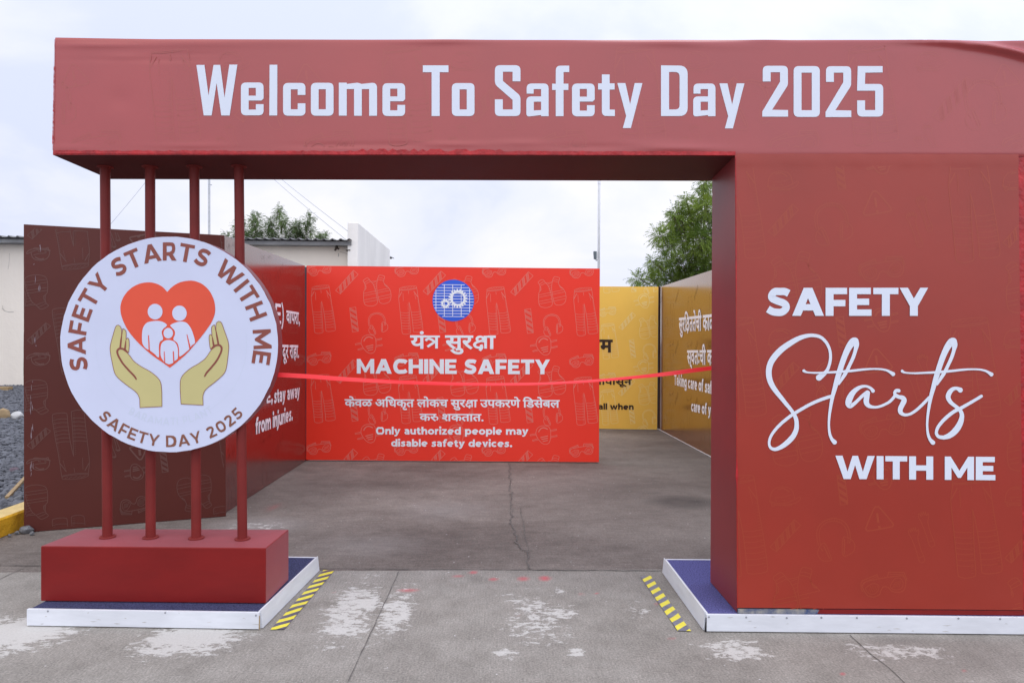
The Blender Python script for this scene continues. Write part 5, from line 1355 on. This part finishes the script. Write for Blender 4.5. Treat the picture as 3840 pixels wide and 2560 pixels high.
for k, (lab, spots) in enumerate([
    ('small feathery tree just beside the fourth pole, above the corrugated roof', [(900,835,14),(905,860,18),(892,880,18),(915,890,22),(890,850,10)]),
    ('upright narrow green tree with bushy foot, second from the poles above the roof', [(948,820,12),(968,818,12),(955,840,18),(965,862,20),(950,885,26),(930,895,22),(975,895,18)]),
    ('tallest feathery tree with a thin pale top shoot above the corrugated roof', [(1042,785,9),(1050,800,11),(1035,805,7),(1015,832,15),(1005,850,14),(1022,858,16),(1058,830,14),(1070,838,14),(1055,850,16),(1020,880,20),(1010,895,20),(1070,885,14),(1085,870,10),(1040,898,18)]),
    ('dense green tree with a lighter leaning shoot, next to the lowest round bush', [(1108,850,18),(1115,870,22),(1100,885,22),(1130,890,22),(1155,825,11),(1165,812,9),(1148,845,12),(1160,850,12),(1168,870,11),(1150,890,14),(1120,840,12)]),
    ('low round bush of leaves showing over the corrugated roof near the parapet', [(1200,888,14),(1190,895,12),(1218,890,14),(1210,898,14)]),
    ('wisp of foliage low behind the top of the crimson side wall', [(848,880,8),(858,890,10),(870,895,10)])]):
    cl = []
    for x, y, r in spots:
        D = 31 + rt.uniform(-.6, .6); cl.append((at(x, y, D), r * D / FPX * .82, int(18 + 1500 * (r * D / FPX) ** 2)))
    cx_ = sum(c.x for c, _, _ in cl) / len(cl)
    tree('neem_tree', lab, (cx_, 31, 0), cl, .068, 30 + k, 'leaf_far', .09, 'trees behind the building', fork=.6)

# ================================================================== mast, wires, lamp pole
D = 34.0
mast = empty('mast', tuple(zset(at(786, 900, D), 0))); tag(mast, 'thin grey guyed mast rising between the third and fourth pole', 'mast')
m = MB(); mt_ = at(784, 400, D)
for dx, dy in ((-.035, 0), (.035, 0), (0, .06)): m.tube([(mast.location.x + dx, D + dy, 0), (mt_.x + dx, D + dy, mt_.z)], .022, 6)
m.build('shaft', M['galv'], mast)
m = MB()
for k in range(60):
    z = k * .23; x = mast.location.x + (mt_.x - mast.location.x) * z / mt_.z
    m.tube([(x - .035, D, z), (x + .035, D, z + .2)], .006, 4, cap=False)
m.build('bracing', M['galv'], mast)
for k, z in enumerate((6.5, 9.0, 11.5)):
    m = MB(); m.box((mast.location.x - .05, D - .02, z), (mast.location.x + .10, D + .05, z + .03)); m.build('clamp', M['galv'], mast)
for lab, p0, p1, e1 in [('upper of the two guy wires running from the mast down to the white parapet', (786, 412), (1303, 866), YB), ('lower of the two guy wires, ending at the corrugated roof edge beside the parapet', (786, 425), (1300, 901), YB + .5), ('faint guy wire falling to the left between the first and second pole', (784, 350), (405, 852), 33.0)]:
    a_ = at(*p0, D); b_ = at(*p1, e1); m = MB(); pts = [a_.lerp(b_, t / 12) - Vector((0, 0, .25 * math.sin(PI * t / 12))) for t in range(13)]
    m.tube(pts, .0085, 5); tag(m.build('guy_wire', M['wire'], None), lab, 'wire', 'guy wires of the mast')
D = 26.0
lp = empty('lamp_pole', tuple(zset(at(2244, 1200, D), 0))); tag(lp, 'slim white pole with a grey floodlight behind the bright red board', 'lamp post')
m = MB(); b_ = lp.location.copy(); t_ = at(2247, 640, D)
z6 = at(2245, 690, D).z
m.tube([b_, zset(b_.lerp(t_, z6 / t_.z), z6), t_], [.058, .046, .046], 14); m.build('pole', M['pole_white'], lp, smooth=True)
m = MB(); c = at(2247, 672, D); m.tube([c - Vector((0, 0, .18)), c + Vector((0, 0, .25))], .055, 12); m.tube([c + Vector((-.22, 0, .15)), c + Vector((0, 0, .02)), c + Vector((.22, 0, .15))], .02, 8); m.build('bracket', M['pole_white'], lp)
m = MB(); c = at(2232, 958, D); 
m.hexa([c + Vector(v) for v in ((-.07, -.05, .16), (.05, -.09, .15), (.05, -.09, -.14), (-.05, -.05, -.13))], [c + Vector(v) for v in ((-.06, .14, .16), (.06, .14, .15), (.06, .12, -.14), (-.04, .12, -.13))]); fl = m.build('floodlight', M['lamp_grey'], lp, bevel=.01)
m = MB(); m.tube([c + Vector((.03, 0, -.12)), c + Vector((.04, 0, -.2)), at(2240, 975, D)], .018, 6); m.build('arm', M['lamp_grey'], fl)

# ================================================================== kerb, gravel and the things lying about on the left
KX0, KX1 = G(0, 2016).x, G(82, 1984).x
kz = .145; ky = [3.0, 4.2, 5.5, 7, 9, 12, 16, 20]
kx = lambda y: KX0 + (KX1 - KX0) * 0 + .004 * math.sin(y * 3)
m = MB()
for y0, y1 in zip(ky, ky[1:]):
    a0, a1 = kx(y0), kx(y1)
    m.add([(a0 - .012, y0, kz), (a1 - .012, y1, kz), (a1 - .19, y1, kz), (a0 - .19, y0, kz)], [(0, 1, 2, 3)], 1)
    m.add([(a0, y0, 0), (a1, y1, 0), (a1, y1, kz - .015), (a0, y0, kz - .015), (a0 - .012, y0, kz), (a1 - .012, y1, kz)], [(0, 1, 2, 3), (3, 2, 5, 4)], 0)
    m.add([(a0 - .19, y0, 0), (a1 - .19, y1, 0), (a1 - .19, y1, kz), (a0 - .19, y0, kz)], [(0, 1, 2, 3)], 1)
tag(m.build('kerb', [M['kerb'], M['kerb_top']]), 'yellow painted concrete kerb between gravel and yard at the left edge', 'kerb')
M['stone_grey'] = mat('stone_grey', (0.16, 0.165, 0.175), .9, .2, .35, 5, .4, 60)
M['stone_gravel'] = mat('stone_gravel', (0.12, 0.125, 0.14), .9, .2, .45, 9, .3, 60)
M['stone_brown'] = mat('stone_brown', (0.36, 0.26, 0.15), .9, .2, .15, 4, .3, 30)
M['stone_white'] = mat('stone_white', (0.50, 0.50, 0.49), .9, .2, .15, 6, .3, 40)
M['stone_purple'] = mat('stone_purple', (0.15, 0.115, 0.135), .9, .2, .2, 6, .3, 40)
M['gravel_bed'] = mat('gravel_bed', (0.13, 0.135, 0.15), .95, .1, .45, 28, .8, 45)
GZ = .09
m = MB(); m.add([(-60, 2, GZ), (KX0 - .17, 2, GZ), (KX0 - .17, YB - .001, GZ), (-60, YB - .001, GZ)], [(0, 1, 2, 3)])
gb_ = m.build('gravel_ground', M['gravel_bed']); tag(gb_, kind='structure')
ICO = bmesh.new(); bmesh.ops.create_icosphere(ICO, subdivisions=1, radius=1); IV = [v.co.copy() for v in ICO.verts]; IFc = [[v.index for v in f.verts] for f in ICO.faces]; ICO.free()
rg = random.Random(11); V, F = [], []
for k in range(9000):
    y = 4.8 + 15.5 * rg.random() ** 1.25; x = -y * rg.uniform(.60, .80)
    if x > KX0 - .22: x = KX0 - .22 - rg.random() * .5
    s_ = rg.uniform(.012, .026) * (1 + y / 16); b = len(V)
    R = Matrix.Rotation(rg.uniform(0, 6.28), 3, 'Z') @ Matrix.Rotation(rg.uniform(-.6, .6), 3, 'X'); sc = Vector((rg.uniform(.8, 1.5), rg.uniform(.7, 1.2), rg.uniform(.45, .8)))
    for v in IV:
        q = R @ Vector((v.x * sc.x, v.y * sc.y, v.z * sc.z)) * rg.uniform(.82, 1.12); V.append((x + q.x * s_, y + q.y * s_, GZ + s_ * .3 + q.z * s_))
    F += [[b + i for i in f] for f in IFc]
tag(mesh('gravel', V, F, M['stone_gravel']), kind='stuff')
def stone(label, cat, mt, x0, x1, y0, y1, z, seed, flat=.75, dep=.8):
    g = G((x0 + x1) / 2, y1, z); s_ = g.y / FPX; w = (x1 - x0) * s_; h = (y1 - y0) * s_ * 1.05
    rr = random.Random(seed); bm = bmesh.new(); bmesh.ops.create_icosphere(bm, subdivisions=3, radius=1)
    dirs = [(Vector((rr.gauss(0, 1), rr.gauss(0, 1), rr.gauss(0, 1))).normalized(), rr.uniform(.62, .92)) for _ in range(13)]
    for v in bm.verts:
        for d, c in dirs:
            e = v.co.dot(d)
            if e > c: v.co -= d * (e - c) * .9
    V = [Vector((v.co.x * w / 2 * 1.1, v.co.y * w / 2 * dep, v.co.z * h / 2 * 1.12)) for v in bm.verts]; F = [[v.index for v in f.verts] for f in bm.faces]; bm.free()
    zm = min(v.z for v in V) * flat
    me_ = bpy.data.meshes.new('stone'); me_.from_pydata([tuple(v) for v in V], [], F); me_.materials.append(mt); me_.update()
    o = bpy.data.objects.new('stone', me_); COL.objects.link(o); o.location = (g.x, g.y + w * .3, z - zm); tag(o, label, cat, 'loose stones on the left'); return o
stone('rounded brown boulder on the gravel at the left edge', 'stone', M['stone_brown'], -14, 27, 1530, 1572, GZ, 1)
stone('whitish rock on the gravel beside the rounded brown boulder', 'stone', M['stone_white'], 34, 78, 1541, 1574, GZ, 2)
stone('purplish flat stone half sunk in the gravel', 'stone', M['stone_purple'], 30, 66, 1753, 1773, GZ, 3)
stone('grey stone on the gravel just under the wooden stick', 'stone', M['stone_grey'], 46, 78, 1856, 1880, GZ, 4)
stone('largest grey rubble piece at the foot of the dark brown panel, against the kerb end', 'stone', M['stone_grey'], 65, 115, 1973, 2001, 0, 5)
stone('small grey rubble piece lying against the yellow kerb', 'stone', M['stone_grey'], 49, 68, 1990, 2004, 0, 6)
stone('small grey pebble on the concrete right of the largest rubble piece', 'stone', M['stone_grey'], 108, 125, 1992, 2006, 0, 7)
stone('tiny grey pebble by the kerb foot, nearest the left edge', 'stone', M['stone_grey'], 26, 40, 2001, 2012, 0, 8)
a_, b_ = G(26, 1869, GZ + .02), G(92, 1800, GZ + .02)
m = MB(); dd = (b_ - a_).normalized(); sd_ = Vector((-dd.y, dd.x, 0)) * .016
b_ = a_ + dd * .95
m.hexa([a_ + sd_ + Vector((0, 0, .022)), b_ + sd_ + Vector((0, 0, .03)), b_ + sd_, a_ + sd_ - Vector((0, 0, .012))], [a_ - sd_ + Vector((0, 0, .022)), b_ - sd_ + Vector((0, 0, .03)), b_ - sd_, a_ - sd_ - Vector((0, 0, .012))])
tag(m.build('wooden_stick', M['wood'], bevel=.003), 'pale wooden stick lying on the gravel near the yellow kerb', 'stick')
m = MB(); p = G(10, 1466, GZ); m.box((p.x - .25, p.y, GZ), (p.x + .13, p.y + .2, GZ + .11)); tag(m.build('wooden_block', M['wood'], bevel=.01), 'brown block lying at the foot of the cream building wall', 'block')
